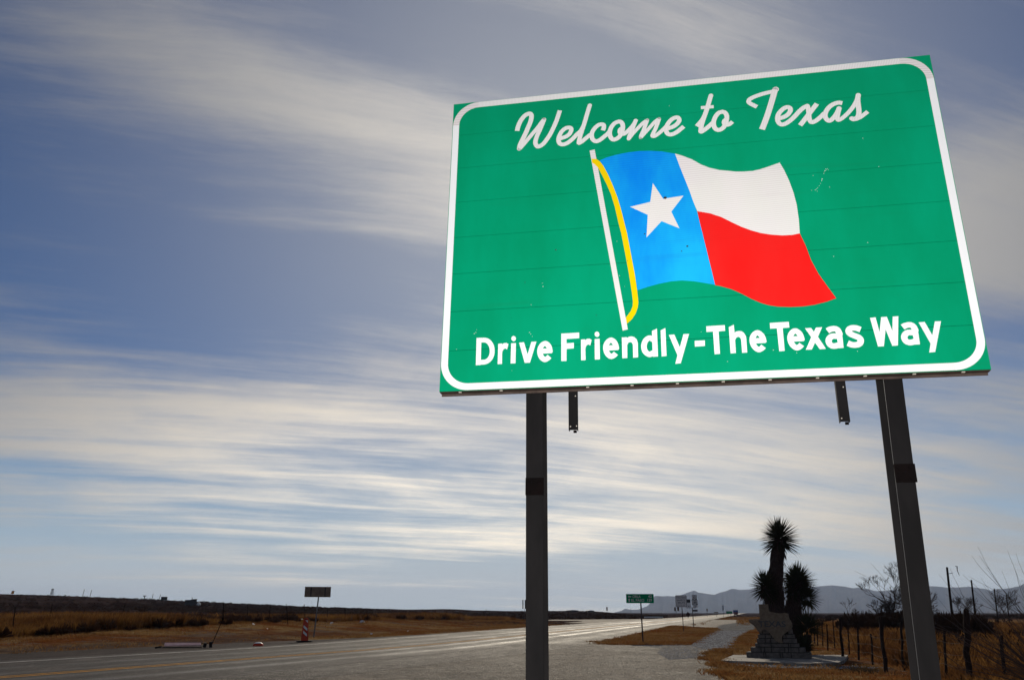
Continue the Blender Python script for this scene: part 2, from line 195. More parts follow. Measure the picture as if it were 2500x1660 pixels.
RED = [(1.8659, 1.287), (1.9549, 1.2612), (2.0315, 1.2239), (2.0979, 1.1775), (2.164, 1.1341), (2.226, 1.1014), (2.2921, 1.0735), (2.3629, 1.0553), (2.438, 1.0432), (2.4969, 1.0419), (2.5522, 1.0496), (2.5804, 0.956), (2.6055, 0.8383), (2.6434, 0.7309), (2.6933, 0.6289), (2.7362, 0.5451), (2.6736, 0.5238), (2.5911, 0.506), (2.5175, 0.4991), (2.4363, 0.4996), (2.3553, 0.5078), (2.2949, 0.5223), (2.2431, 0.5442), (2.1877, 0.5758), (2.1243, 0.6199), (2.0599, 0.6574), (1.9941, 0.6833), (1.9524, 0.6957), (1.935, 0.82), (1.9168, 0.939), (1.8983, 1.0599), (1.8811, 1.1723)]
STAR = [(1.5592, 1.5491), (1.6283, 1.41), (1.7757, 1.4226), (1.6817, 1.2982), (1.7326, 1.1577), (1.6087, 1.227), (1.4959, 1.1033), (1.5121, 1.2871), (1.3873, 1.3646), (1.5344, 1.3923)]
CHIPS = [(2.7795, 1.5456), (2.7843, 1.5383), (2.7726, 1.5327), (2.7909, 1.5479), (2.7663, 1.5266), (2.7617, 1.5101), (2.7422, 1.4581), (2.7387, 1.4517), (2.7079, 1.3977), (2.6986, 1.3886), (2.6897, 1.3828), (2.6882, 1.5005), (2.7207, 1.4132), (2.7024, 1.3716), (2.7953, 1.5372), (2.746, 1.4678), (2.731, 1.4323), (2.7881, 1.3968), (2.6646, 1.3818), (3.1333, 1.5301), (0.8372, 1.0532), (0.7379, 0.792), (0.741, 0.7657), (0.6452, 0.4138), (0.6542, 0.4007), (0.6662, 0.3813), (0.2403, 0.4268), (0.2521, 0.4356), (0.2576, 0.4544), (0.1141, 0.3136), (1.7115, 2.2134), (0.5225, 0.133), (1.8368, 0.3504), (2.2978, 0.1955), (2.4445, 0.1677), (2.8242, 0.16), (1.9953, 0.129), (2.7545, 0.8543), (2.9858, 0.9428), (1.2819, 1.0885), (3.0568, 1.7735), (0.655, 0.6258), (1.2949, 0.8118), (1.3273, 0.726)]
HOLES = [(1.6434, 1.4163), (1.7799, 1.0094), (1.7379, 0.9736), (1.484, 1.1322), (0.8342, 1.0534), (0.6078, 0.8075), (1.1226, 0.5177), (1.3538, 0.9277)]
SEAM = [1.2215, 0.918, 0.6126, 0.3028]
lpost = (0.6713, -0.0077)
rpost = (3.0328, 0.0306)
lstub = (0.9318, 0.0241)
rstub = (2.726, 0.0242)
lstub_end = (0.9438, -0.2924)
rstub_end = (2.7065, -0.2932)
lplate = (0.6816, -0.6743)
rplate = (3.0229, -0.6353)
lend = (0.6907, -1.87)
rend = (2.991, -1.8221)
clips = [(0.1508, -0.013), (0.4463, -0.0086), (1.0527, -0.0086), (1.3551, -0.0097), (1.6584, -0.011), (1.9588, -0.0095), (2.2598, -0.0113), (2.5592, -0.0089), (2.8537, -0.0094), (3.1513, -0.0089), (3.4435, -0.0063)]
MOUNT = [(6.618, 0.025), (7.014, 0.1), (7.335, 0.264), (7.568, 0.201), (7.802, 0.176), (8.142, 0.2), (8.725, 0.401), (8.943, 0.602), (9.225, 1.014), (9.616, 1.028), (10.083, 1.027), (10.419, 1.0), (10.862, 1.074), (11.282, 1.198), (11.782, 1.372), (12.003, 1.22), (12.434, 1.168), (12.988, 1.078), (13.354, 1.214), (13.741, 1.312), (14.054, 1.447), (14.654, 1.393), (15.206, 1.402), (15.929, 1.422), (16.918, 1.439), (17.902, 1.505), (18.824, 1.533), (19.593, 1.563), (20.121, 1.606), (20.796, 1.527), (21.344, 1.413), (21.605, 1.461), (22.149, 1.37), (22.636, 1.223), (23.394, 1.286), (24.42, 1.417), (25.512, 1.485), (25.902, 1.469), (26.455, 1.4), (26.95, 1.41), (27.526, 1.425), (27.961, 1.381), (28.425, 1.278), (28.701, 1.184), (28.92, 1.272), (29.314, 1.298), (29.75, 1.351), (30.147, 1.434), (30.369, 1.565)]
HORIZ = [(-30.268, 0.945), (-27.17, 0.882), (-23.888, 0.767), (-20.438, 0.642), (-16.829, 0.485), (-14.348, 0.393), (-11.814, 0.298), (-9.237, 0.25), (-6.624, 0.189), (-5.572, 0.202), (-4.251, 0.227), (-3.456, 0.202), (-2.659, 0.152), (0.0, 0.101), (3.984, 0.114), (7.405, 0.05), (11.793, -0.012), (30.107, -0.044)]
FENCE_R = [(11.69, 21.47, 11.81, 1.06, 0.09), (10.62, 21.0, 10.77, 1.65, 0.16), (10.73, 22.36, 10.88, 1.26, 0.07), (11.39, 26.23, 11.52, 1.32, 0.075), (10.53, 25.35, 10.54, 1.48, 0.12), (11.31, 28.19, 11.38, 0.95, 0.07), (12.27, 31.77, 12.36, 1.08, 0.075), (13.2, 35.04, 13.27, 1.12, 0.06), (11.89, 32.32, 11.99, 1.4, 0.11), (14.55, 40.36, 14.64, 1.32, 0.06), (13.94, 39.5, 14.02, 1.09, 0.07), (15.01, 43.17, 15.12, 1.18, 0.06), (15.12, 44.2, 15.22, 1.09, 0.06), (16.12, 47.6, 16.25, 1.18, 0.07), (16.82, 50.18, 16.92, 1.07, 0.06), (17.58, 53.06, 17.69, 1.02, 0.06)]
FENCE_L = [(-29.22, 52.0, 0.44, -29.33, 1.92), (-31.24, 59.77, 0.68, -31.23, 2.13), (-37.75, 78.27, 0.33, -37.9, 1.77), (-38.28, 86.5, 0.95, -38.04, 2.4), (-35.92, 86.5, 0.65, -36.07, 2.1), (-23.83, 73.05, 0.96, -23.95, 2.41), (-24.53, 82.18, 0.95, -24.71, 2.4), (-21.04, 76.45, 0.86, -20.96, 2.31), (-18.86, 74.71, 0.84, -19.16, 2.29), (-19.66, 84.29, 0.9, -19.89, 2.35), (-18.53, 88.84, 0.7, -18.63, 2.15), (-17.63, 93.92, 0.65, -17.81, 2.1), (-26.83, 170.0, 0.33, -26.9, 1.68), (-22.37, 164.36, 0.37, -22.43, 1.82), (-14.66, 149.42, 0.55, -14.71, 2.0), (-12.2, 170.0, 0.4, -12.23, 1.68), (-6.47, 164.36, 0.44, -6.49, 1.89), (-5.1, 164.36, 0.51, -5.11, 1.96), (-3.8, 136.96, 0.7, -4.01, 2.14), (-3.99, 156.53, 0.57, -4.07, 2.01)]
far_orange = (-296.31, 520.0, 12.23)
far_derrick = (-272.72, 520.0, 11.99)
far_poleA = (-244.4, 500.0, 9.59)
far_poleB = (-240.2, 500.0, 9.59)
far_tee = (-175.81, 420.0, 7.56)
far_poleC = (-196.59, 480.0, 7.77)
far_poleD = (-192.56, 480.0, 7.77)
far_trailer = (-170.3, 430.0, 7.13)
far_shack = (-120.44, 330.0, 4.96)
far_tank = (-117.46, 330.0, 4.37)
far_post0 = (-34.86, 70.0, 2.69)
LITTER = [(-31.13, 60.0, 0.82), (-36.31, 90.0, 1.44), (-19.22, 66.0, 0.79), (-18.49, 78.0, 1.05), (-15.22, 75.0, 0.74), (-15.19, 90.0, 0.73), (-16.85, 110.0, 0.73), (-9.77, 62.0, 0.21), (-7.96, 68.0, 0.26), (-17.05, 62.0, 0.54)]
# the photographer's flash: the photograph shows it lighting the sign's sheeting (the sun stands behind the sign)
fl = bpy.data.lights.new('camera_flash', 'SPOT')
fl.energy = 0.0
FLASH = bpy.data.objects.new('camera_flash', fl)
COL.objects.link(FLASH)


# ------------------------------------------------------------------ materials
def mat(name, color, rough=0.7, metal=0.0, spec=0.5, build=None):
    m = bpy.data.materials.new(name)
    m.use_nodes = True
    nt = m.node_tree
    N = NT(nt)
    p = nt.nodes['Principled BSDF']
    if not (isinstance(color, tuple)):
        color = tuple(color)
    p.inputs['Base Color'].default_value = color + (1,)
    p.inputs['Roughness'].default_value = rough
    p.inputs['Metallic'].default_value = metal
    p.inputs['Specular IOR Level'].default_value = spec
    if build:
        build(N, p)
    return m


def bump(N, p, height, strength=0.3, dist=0.02):
    n = N.node('ShaderNodeBump')
    n.inputs['Strength'].default_value = strength
    n.inputs['Distance'].default_value = dist
    N.put(n.inputs['Height'], height)
    N.put(p.inputs['Normal'], n.outputs[0])


def weathered(c1, c2, scale=3.0, rough=0.7, metal=0.0, spec=0.25, stretch=(1, 1, 1), b=0.0):
    def build(N, p):
        p.inputs['Specular IOR Level'].default_value = spec
        p.inputs['Metallic'].default_value = metal
        tc = N.node('ShaderNodeTexCoord').outputs['Object']
        v = N.vm('MULTIPLY', tc, stretch)
        n = N.noise(v, scale, 6, 0.65)
        f = N.ss(n, 0.35, 0.65)
        N.put(p.inputs['Base Color'], N.mix(f, c1, c2))
        N.put(p.inputs['Roughness'], N.m('ADD', rough - 0.08, N.m('MULTIPLY', n, 0.16)))
        if b:
            bump(N, p, n, b)
    return build


def M_weather(name, c1, c2, **k):
    return mat(name, c1, build=weathered(c1, c2, **k))


def sheeting(name, c, c2, stripes=0.0, sdir=(1, 0, 0), period=0.018):
    """retroreflective sheeting: coloured film, with faint prism rows and dust streaks"""
    def build(N, p):
        o = N.node('ShaderNodeTexCoord').outputs['Object']
        n = N.noise(N.vm('MULTIPLY', o, (1.3, 1.0, 0.5)), 1.4, 5, 0.6)
        f = N.ss(n, 0.30, 0.72)
        col = N.mix(f, c, c2)
        n2 = N.noise(N.vm('MULTIPLY', o, (0.6, 1.0, 9.0)), 1.5, 5, 0.6)
        col = N.mix(N.ss(n2, 0.56, 0.75, 0.0, 0.16), col, (c[0] * .7 + .01, c[1] * .7, c[2] * .7))
        if stripes:
            t = N.m('SINE', N.m('MULTIPLY', N.vm('DOT_PRODUCT', o, sdir), 2 * math.pi / period))
            tint = N.mix(N.ss(N.noise(o, 2.6, 3), 0.4, 0.62), (c[0] * .62, c[1] * .56, c[2] * .58), (c[0] * .66, c[1] * .66, c[2] * .58))
            k = N.m('MULTIPLY', N.m('ADD', N.m('MULTIPLY', t, 0.5), 0.5), stripes)
            k = N.m('MULTIPLY', k, N.ss(N.sep(o)[2], 0.4, 2.2, 0.25, 1.0))
            col = N.mix(k, col, tint)
        N.put(p.inputs['Base Color'], col)
    return mat(name, c, 0.7, 0.0, 0.03, build)


SPEC_ROAD = 0.06


def asphalt(name, c1, c2, rough0, tracks=False, warm=0.0):
    def build(N, p):
        o = N.node('ShaderNodeTexCoord').outputs['Object']
        fine = N.noise(o, 22.0, 3, 0.7)
        mid = N.noise(o, 3.0, 5, 0.6)
        big = N.noise(N.vm('MULTIPLY', o, (1, .6, 1)), 0.30, 6, 0.68, 1.4)
        agg = N.noise(o, 5.0, 6, 0.8)
        col = N.mix(N.ss(big, 0.42, 0.58), c1, c2)
        col = N.mix(N.ss(agg, 0.48, 0.68, 0.0, 0.7), col, tuple(min(1, v * 2.6) for v in c2))
        col = N.mix(N.ss(fine, 0.36, 0.58, 0.75, 0.0), col, tuple(v * 0.35 for v in c1))
        r = N.m('ADD', rough0, N.m('MULTIPLY', N.m('SUBTRACT', mid, 0.5), 0.25))
        r = N.m('ADD', r, N.m('MULTIPLY', N.m('SUBTRACT', big, 0.5), 0.5))
        patch = N.noise(N.vm('MULTIPLY', o, (1.0, 0.45, 1.0)), 0.9, 7, 0.75, 0.8)
        col = N.mix(N.ss(patch, 0.50, 0.66, 0.0, 0.8), col, tuple(v * 0.4 for v in c1))
        col = N.mix(N.ss(patch, 0.46, 0.34, 0.0, 0.7), col, tuple(v * 1.7 for v in c2))
        if tracks:
            uv = N.node('ShaderNodeUVMap').outputs[0]
            lat = N.sep(uv)[0]
            wob = N.m('MULTIPLY', N.m('SUBTRACT', N.noise(o, 0.25, 3), 0.5), 0.5)
            lat = N.m('ADD', lat, wob)
            tr = None
            for c_, w_, k_ in ((2.95, 0.42, 1.0), (1.0, 0.36, 0.8), (-1.2, 0.4, 0.5), (-3.3, 0.4, 0.55), (5.6, 0.5, 0.25)):
                g_ = N.m('MULTIPLY', N.gauss(lat, c_, w_), k_)
                tr = g_ if tr is None else N.m('ADD', tr, g_)
            brk = N.ss(N.noise(N.vm('MULTIPLY', o, (1, .25, 1)), 0.5, 4, 0.6), 0.25, 0.6, 0.45, 1.0)
            tr = N.m('MULTIPLY', tr, brk)
            r = N.m('SUBTRACT', r, N.m('MULTIPLY', tr, 0.24))
            col = N.mix(N.m('MULTIPLY', tr, 0.25), col, (0.10, 0.095, 0.085))
            # dark crack and tar lines along the road
            ck = N.gauss(N.m('ADD', lat, N.m('MULTIPLY', wob, 1.5)), 1.95, 0.07)
            col = N.mix(N.m('MULTIPLY', ck, N.ss(N.noise(o, 0.35, 2), 0.5, 0.6)), col, (0.008, 0.008, 0.008))
        N.put(p.inputs['Base Color'], col)
        N.put(p.inputs['Roughness'], N.m('MAXIMUM', r, 0.42))
        bump(N, p, N.m('ADD', N.m('MULTIPLY', fine, 0.5), N.m('MULTIPLY', agg, 1.0)), 1.0, 0.05)
    return mat(name, c1, rough0, 0.0, SPEC_ROAD, build)


def foliage(name, c1, c2, scale=0.4, trans=0.35, rough=0.8, c3=None):
    m = bpy.data.materials.new(name)
    m.use_nodes = True
    nt = m.node_tree
    nt.nodes.clear()
    N = NT(nt)
    geo = N.node('ShaderNodeNewGeometry')
    n = N.noise(geo.outputs['Position'], scale, 4, 0.6)
    at = N.node('ShaderNodeAttribute')
    at.attribute_name = 'rnd'
    f = N.m('ADD', N.m('MULTIPLY', N.ss(n, 0.36, 0.64), 0.65), N.m('MULTIPLY', at.outputs['Fac'], 0.35))
    col = N.mix(f, c1, c2)
    if c3:
        n3 = N.noise(geo.outputs['Position'], scale * 0.45, 3, 0.6)
        col = N.mix(N.ss(n3, 0.5, 0.62, 0, 0.8), col, c3)
    d = N.node('ShaderNodeBsdfDiffuse')
    t = N.node('ShaderNodeBsdfTranslucent')
    N.put(d.inputs[0], col); N.put(t.inputs[0], col)
    mx = N.node('ShaderNodeMixShader')
    mx.inputs[0].default_value = trans
    nt.links.new(d.outputs[0], mx.inputs[1]); nt.links.new(t.outputs[0], mx.inputs[2])
    o = N.node('ShaderNodeOutputMaterial')
    nt.links.new(mx.outputs[0], o.inputs[0])
    return m


MT = {}
MT['green'] = sheeting('green_sheeting', (0.0, 0.295, 0.130), (0.0, 0.355, 0.172))
MT['white_v'] = sheeting('white_sheeting_upright_rows', (0.92, 0.90, 0.88), (0.90, 0.87, 0.84), 0.5, (1, 0, 0), 0.0113)
MT['white_h'] = sheeting('white_sheeting_level_rows', (0.92, 0.86, 0.85), (0.86, 0.85, 0.79), 0.7, (0.2, 0, 1), 0.016)
MT['white'] = sheeting('white_sheeting', (0.95, 0.95, 0.94), (0.92, 0.92, 0.92))
MT['blue'] = sheeting('blue_sheeting', (0.002, 0.25, 0.88), (0.012, 0.52, 0.95), 0.35, (0.2, 0, 1), 0.016)
MT['red'] = sheeting('red_sheeting', (0.93, 0.012, 0.010), (0.90, 0.022, 0.018), 0.3, (0.2, 0, 1), 0.016)
MT['yellow'] = sheeting('yellow_sheeting', (0.92, 0.60, 0.0), (0.93, 0.72, 0.0))
MT['alu'] = M_weather('weathered_aluminium', (0.085, 0.060, 0.050), (0.05, 0.036, 0.03), scale=6, rough=0.8, spec=.1)
MT['clip'] = mat('bright_clip_metal', (0.50, 0.45, 0.38), 0.6, 0.0, .2)
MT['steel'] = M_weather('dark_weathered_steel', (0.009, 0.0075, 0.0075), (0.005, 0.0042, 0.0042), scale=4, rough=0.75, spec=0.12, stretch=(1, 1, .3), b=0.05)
MT['rust'] = M_weather('rusty_hinge_steel', (0.005, 0.0028, 0.0025), (0.0035, 0.0024, 0.0022), scale=9, rough=0.9, spec=.05)
MT['edge'] = mat('rim_lit_edge', (0.14, 0.14, 0.14), 0.6, 0.3)  # paler than the post steel: rim light painted into the flange edge
MT['signgreen'] = M_weather('small_green_sign_paint', (0.006, 0.25, 0.10), (0.008, 0.29, 0.12), scale=4, rough=0.8, spec=.05)
MT['signwhite'] = M_weather('sign_white', (0.80, 0.78, 0.72), (0.70, 0.68, 0.62), scale=5, rough=0.5)
MT['signblack'] = mat('sign_black', (0.02, 0.02, 0.02), 0.5)
MT['signback'] = M_weather('dull_sign_back', (0.22, 0.16, 0.115), (0.16, 0.11, 0.08), scale=3, rough=0.6)
MT['greypost'] = M_weather('galvanised_post', (0.16, 0.16, 0.165), (0.10, 0.10, 0.105), scale=8, rough=0.5, metal=0.5)
MT['darkpost'] = M_weather('dark_post', (0.06, 0.05, 0.05), (0.035, 0.03, 0.03), scale=8, rough=0.7)
MT['wood'] = M_weather('weathered_fence_wood', (0.026, 0.016, 0.013), (0.012, 0.007, 0.006), scale=9, rough=1.0, spec=0.03, stretch=(3, 3, .4), b=0.4)
MT['wire'] = mat('fence_wire', (0.09, 0.065, 0.055), 0.8, 0.0, .1)
MT['orange'] = M_weather('orange_plastic', (0.55, 0.05, 0.012), (0.42, 0.035, 0.01), scale=5, rough=0.5)
MT['rubber'] = M_weather('black_rubber', (0.018, 0.013, 0.012), (0.01, 0.008, 0.008), scale=7, rough=0.8)
MT['litter'] = mat('white_plastic_litter', (0.75, 0.74, 0.70), 0.6)
MT['stone'] = M_weather('grey_limestone', (0.13, 0.112, 0.098), (0.075, 0.066, 0.06), scale=7, rough=1.0, spec=0.05, b=0.5)
MT['mortar'] = M_weather('dark_mortar', (0.02, 0.017, 0.016), (0.014, 0.012, 0.011), scale=20, rough=0.95, b=0.3)
MT['texstone'] = M_weather('brown_granite', (0.17, 0.13, 0.092), (0.125, 0.093, 0.066), scale=10, rough=0.9, spec=0.08)
MT['engrave'] = mat('engraved_paint', (0.045, 0.045, 0.05), 0.8)
MT['concrete'] = M_weather('concrete_slab', (0.26, 0.24, 0.21), (0.11, 0.10, 0.09), scale=3, rough=0.9, b=0.3)
MT['barkdead'] = M_weather('dead_leaf_skirt', (0.045, 0.026, 0.02), (0.018, 0.010, 0.008), scale=12, rough=0.95, stretch=(4, 4, .5), b=0.6)
MT['yucca'] = foliage('yucca_leaf', (0.020, 0.024, 0.012), (0.034, 0.030, 0.016), 2.0, 0.08)
MT['twig'] = M_weather('bare_twig_bark', (0.045, 0.030, 0.026), (0.025, 0.016, 0.014), scale=5, rough=0.9)
MT['darkmetal'] = M_weather('dark_far_metal', (0.035, 0.03, 0.035), (0.02, 0.018, 0.02), scale=2, rough=0.8)
MT['farblue'] = mat('far_blue_paint', (0.03, 0.06, 0.22), 0.5)
MT['farred'] = mat('far_red_paint', (0.15, 0.02, 0.02), 0.5)
MT['farorange'] = mat('far_orange_paint', (0.85, 0.28, 0.01), 0.5)
MT['rustdiamond'] = M_weather('brown_sign_back', (0.06, 0.02, 0.014), (0.035, 0.012, 0.01), scale=3, rough=0.8)
MT['pinkboard'] = M_weather('faded_pink_white_board', (0.85, 0.55, 0.50), (0.72, 0.40, 0.36), scale=4, rough=0.3)
MT['road'] = asphalt('worn_asphalt_road', (0.034, 0.028, 0.025), (0.060, 0.050, 0.044), 0.70, True)
MT['apron'] = asphalt('patchy_asphalt_apron', (0.050, 0.040, 0.031), (0.130, 0.106, 0.082), 0.78)
MT['shoulder'] = asphalt('dark_gravelly_shoulder', (0.034, 0.025, 0.023), (0.048, 0.036, 0.033), 0.95)
MT['gravel'] = asphalt('bluish_gravel', (0.035, 0.037, 0.042), (0.075, 0.079, 0.088), 1.0)
MT['pebble'] = M_weather('pale_blue_grey_pebbles', (0.26, 0.27, 0.30), (0.05, 0.053, 0.06), scale=5, rough=0.9, spec=.1)
MT['yline'] = M_weather('worn_yellow_paint', (0.62, 0.29, 0.02), (0.36, 0.17, 0.02), scale=3, rough=0.9, spec=.05)
MT['wline'] = M_weather('worn_white_paint', (0.78, 0.74, 0.70), (0.45, 0.42, 0.40), scale=2, rough=0.55)
MT['chip'] = M_weather('asphalt_chippings', (0.22, 0.19, 0.16), (0.02, 0.017, 0.015), scale=1.5, rough=0.7, spec=.3)
MT['wline_faint'] = M_weather('faded_white_paint', (0.22, 0.20, 0.19), (0.10, 0.09, 0.085), scale=2, rough=0.9, spec=.05)
MT['grass_gold'] = foliage('dry_golden_grass', (0.085, 0.036, 0.012), (0.23, 0.115, 0.034), 0.25, 0.45, c3=(0.060, 0.024, 0.010))
MT['grass_short'] = foliage('short_dry_grass', (0.135, 0.062, 0.020), (0.26, 0.150, 0.060), 0.4, 0.4, c3=(0.17, 0.055, 0.014))
MT['brush'] = foliage('dark_leafless_brush', (0.030, 0.015, 0.011), (0.060, 0.032, 0.020), 0.15, 0.15)
MT['brush_r'] = foliage('dark_mesquite_brush', (0.020, 0.012, 0.009), (0.034, 0.019, 0.012), 0.15, 0.15)


def ground_mat():
    def build(N, p):
        g = N.node('ShaderNodeNewGeometry').outputs['Position']
        x, y, z = N.sep(g)
        n1 = N.noise(g, 0.12, 5, 0.6, 0.6)
        n2 = N.noise(g, 1.6, 5, 0.65)
        n3 = N.noise(g, 14.0, 3, 0.7)
        straw = N.mix(N.ss(n2, 0.35, 0.65), (0.20, 0.115, 0.048), (0.27, 0.18, 0.085))
        rust = N.mix(N.ss(n2, 0.35, 0.65), (0.105, 0.036, 0.012), (0.16, 0.062, 0.020))
        soil = N.mix(N.ss(n2, 0.4, 0.6), (0.105, 0.075, 0.058), (0.15, 0.115, 0.09))
        c = N.mix(N.ss(n1, 0.44, 0.56), straw, rust)
        nb = N.noise(N.vm('ADD', g, (31, 7, 0)), 0.22, 4, 0.6)
        c = N.mix(N.ss(nb, 0.52, 0.62, 0, 0.85), c, soil)
        lat = N.m('MULTIPLY', N.m('SUBTRACT', N.m('ADD', 0.5, N.m('MULTIPLY', N.m('SUBTRACT', y, 64.0), 0.268)), x), 0.966)
        lat = N.m('ADD', lat, N.m('MULTIPLY', N.m('SUBTRACT', n1, 0.5), 8.0))
        gr = N.m('MULTIPLY', N.gauss(lat, 15.0, 3.2), N.ss(y, 95.0, 40.0))
        c = N.mix(N.m('MULTIPLY', gr, 0.9), c, N.mix(N.ss(n2, 0.4, 0.6), (0.050, 0.038, 0.034), (0.085, 0.066, 0.058)))
        far = N.m('LOGARITHM', N.vm('LENGTH', N.xyz(x, y, 0)), 10.0)
        brush = N.mix(N.ss(N.noise(g, 0.02, 5, 0.65), 0.4, 0.6), (0.024, 0.014, 0.013), (0.040, 0.024, 0.020))
        side = N.ss(lat, -12.0, -6.0)
        fm = N.m('ADD', N.m('MULTIPLY', N.ss(far, 1.95, 2.15), side), N.m('MULTIPLY', N.ss(far, 2.30, 2.48), N.m('SUBTRACT', 1.0, side)))
        c = N.mix(fm, c, brush)
        c = N.mix(N.ss(n3, 0.3, 0.6, 0.5, 0.0), c, (0.03, 0.018, 0.01))
        N.put(p.inputs['Base Color'], c)
        bump(N, p, N.m('ADD', n3, n2), 0.8, 0.06)
    return mat('dry_ranch_ground', (0.2, 0.1, 0.05), 1.0, 0, 0.0, build)


MT['ground'] = ground_mat()


def mount_mat():
    def build(N, p):
        g = N.node('ShaderNodeNewGeometry').outputs['Position']
        n = N.noise(g, 0.002, 6, 0.6)
        N.put(p.inputs['Base Color'], N.mix(N.ss(n, 0.4, 0.6), (0.045, 0.04, 0.036), (0.075, 0.066, 0.06)))
    return mat('mountain_rock', (0.1, 0.09, 0.08), 1.0, 0, 0.0, build)


MT['mount'] = mount_mat()


# ------------------------------------------------------------------ mesh helpers
class MB:
    def __init__(s):
        s.v = []; s.f = []
    def add(s, vs, fs):
        o = len(s.v)
        s.v += [tuple(v) for v in vs]
        s.f += [tuple(i + o for i in f) for f in fs]
        return s
    def box(s, c, d, rot=None, ch=0.0):
        hx, hy, hz = d[0] / 2, d[1] / 2, d[2] / 2
        if ch:
            pts = []
            for z in (-hz, hz):
                for (x, y) in ((-hx + ch, -hy), (hx - ch, -hy), (hx, -hy + ch), (hx, hy - ch), (hx - ch, hy), (-hx + ch, hy), (-hx, hy - ch), (-hx, -hy + ch)):
                    pts.append(Vector((x, y, z)))
            fs = [tuple(range(7, -1, -1)), tuple(range(8, 16))] + [(i, (i + 1) % 8, 8 + (i + 1) % 8, 8 + i) for i in range(8)]
        else:
            pts = [Vector((x, y, z)) for z in (-hz, hz) for (x, y) in ((-hx, -hy), (hx, -hy), (hx, hy), (-hx, hy))]
            fs = [(3, 2, 1, 0), (4, 5, 6, 7), (0, 1, 5, 4), (1, 2, 6, 5), (2, 3, 7, 6), (3, 0, 4, 7)]
        if rot is not None:
            pts = [rot @ p for p in pts]
        c = Vector(c)
        return s.add([p + c for p in pts], fs)
    def tube(s, pts, rad, n=6, cap=True):
        pts = [Vector(p) for p in pts]
        if not isinstance(rad, (list, tuple)):
            rad = [rad] * len(pts)
        vs = []; fs = []
        for i, p in enumerate(pts):
            t = (pts[min(i + 1, len(pts) - 1)] - pts[max(i - 1, 0)])
            t = t.normalized() if t.length > 1e-9 else Vector((0, 0, 1))
            a = t.cross(Vector((0, 0, 1)) if abs(t.z) < 0.9 else Vector((1, 0, 0))).normalized()
            b = t.cross(a)
            for k in range(n):
                an = 2 * math.pi * k / n
                vs.append(p + (a * math.cos(an) + b * math.sin(an)) * rad[i])
        for i in range(len(pts) - 1):
            for k in range(n):
                fs.append((i * n + k, i * n + (k + 1) % n, (i + 1) * n + (k + 1) % n, (i + 1) * n + k))
        if cap:
            fs.append(tuple(range(n - 1, -1, -1)))
            fs.append(tuple((len(pts) - 1) * n + k for k in range(n)))
        return s.add(vs, fs)
    def prism(s, poly, z0, z1, M=None):
        """poly in the local xz plane, thickness along y from z0 (front) to z1 (back)"""
        n = len(poly)
        vs = [Vector((p[0], z0, p[1])) for p in poly] + [Vector((p[0], z1, p[1])) for p in poly]
        tri = tessellate_polygon([[Vector((p[0], p[1], 0)) for p in poly]])
        fs = []
        for t in tri:
            a, b, c = t
            ar = (poly[b][0] - poly[a][0]) * (poly[c][1] - poly[a][1]) - (poly[c][0] - poly[a][0]) * (poly[b][1] - poly[a][1])
            if ar < 0:
                a, c = c, a
            fs.append((a, b, c)); fs.append((c + n, b + n, a + n))
        area = sum(poly[i][0] * poly[(i + 1) % n][1] - poly[(i + 1) % n][0] * poly[i][1] for i in range(n))
        for i in range(n):
            j = (i + 1) % n
            fs.append((j, i, i + n, j + n) if area > 0 else (i, j, j + n, i + n))
        if M is not None:
            vs = [M @ v for v in vs]
        return s.add(vs, fs)
    def build(s, name, m, parent=None, smooth=False):
        me = bpy.data.meshes.new(name)
        me.from_pydata(s.v, [], s.f)
        me.update()
        me.materials.append(MT[m] if isinstance(m, str) else m)
        if smooth:
            me.polygons.foreach_set('use_smooth', [True] * len(me.polygons))
        return link(name, me, parent)


def link(name, me, parent=None):
    o = bpy.data.objects.new(name, me)
    COL.objects.link(o)
    if parent is not None:
        o.parent = parent
    return o


def npmesh(name, verts, faces, m, uv=None, rnd=None, parent=None, smooth=False):
    """verts (n,3) array, faces (k,3 or 4) array"""
    me = bpy.data.meshes.new(name)
    verts = np.asarray(verts, dtype=np.float32); faces = np.asarray(faces, dtype=np.int32)
    k = faces.shape[1]
    me.vertices.add(len(verts)); me.vertices.foreach_set('co', verts.ravel())
    me.loops.add(faces.size); me.loops.foreach_set('vertex_index', faces.ravel())
    me.polygons.add(len(faces))
    me.polygons.foreach_set('loop_start', np.arange(0, faces.size, k, dtype=np.int32))
    me.polygons.foreach_set('loop_total', np.full(len(faces), k, dtype=np.int32))
    if smooth:
        me.polygons.foreach_set('use_smooth', np.ones(len(faces), dtype=bool))
    if uv is not None:
        l = me.uv_layers.new(name='UVMap')
        l.data.foreach_set('uv', np.asarray(uv, dtype=np.float32)[faces.ravel()].ravel())
    if rnd is not None:
        a = me.attributes.new('rnd', 'FLOAT', 'POINT')
        a.data.foreach_set('value', np.asarray(rnd, dtype=np.float32))
    me.update(calc_edges=True)
    me.materials.append(MT[m])
    return link(name, me, parent)


def empty(name, loc, rz=0.0, rot=None):
    o = bpy.data.objects.new(name, None)
    COL.objects.link(o)
    o.empty_display_size = 0.3
    if rot is not None:
        mw = rot.to_4x4(); mw.translation = Vector(loc)
        o.matrix_world = mw
    else:
        o.location = loc
        o.rotation_euler = (0, 0, rz)
    return o


def tag(o, label=None, cat=None, group=None, kind=None):
    if label: o['label'] = label
    if cat: o['category'] = cat
    if group: o['group'] = group
    if kind: o['kind'] = kind
    return o


def thing(name, loc, label, cat, rz=0.0, group=None, rot=None):
    return tag(empty(name, loc, rz, rot), label, cat, group)


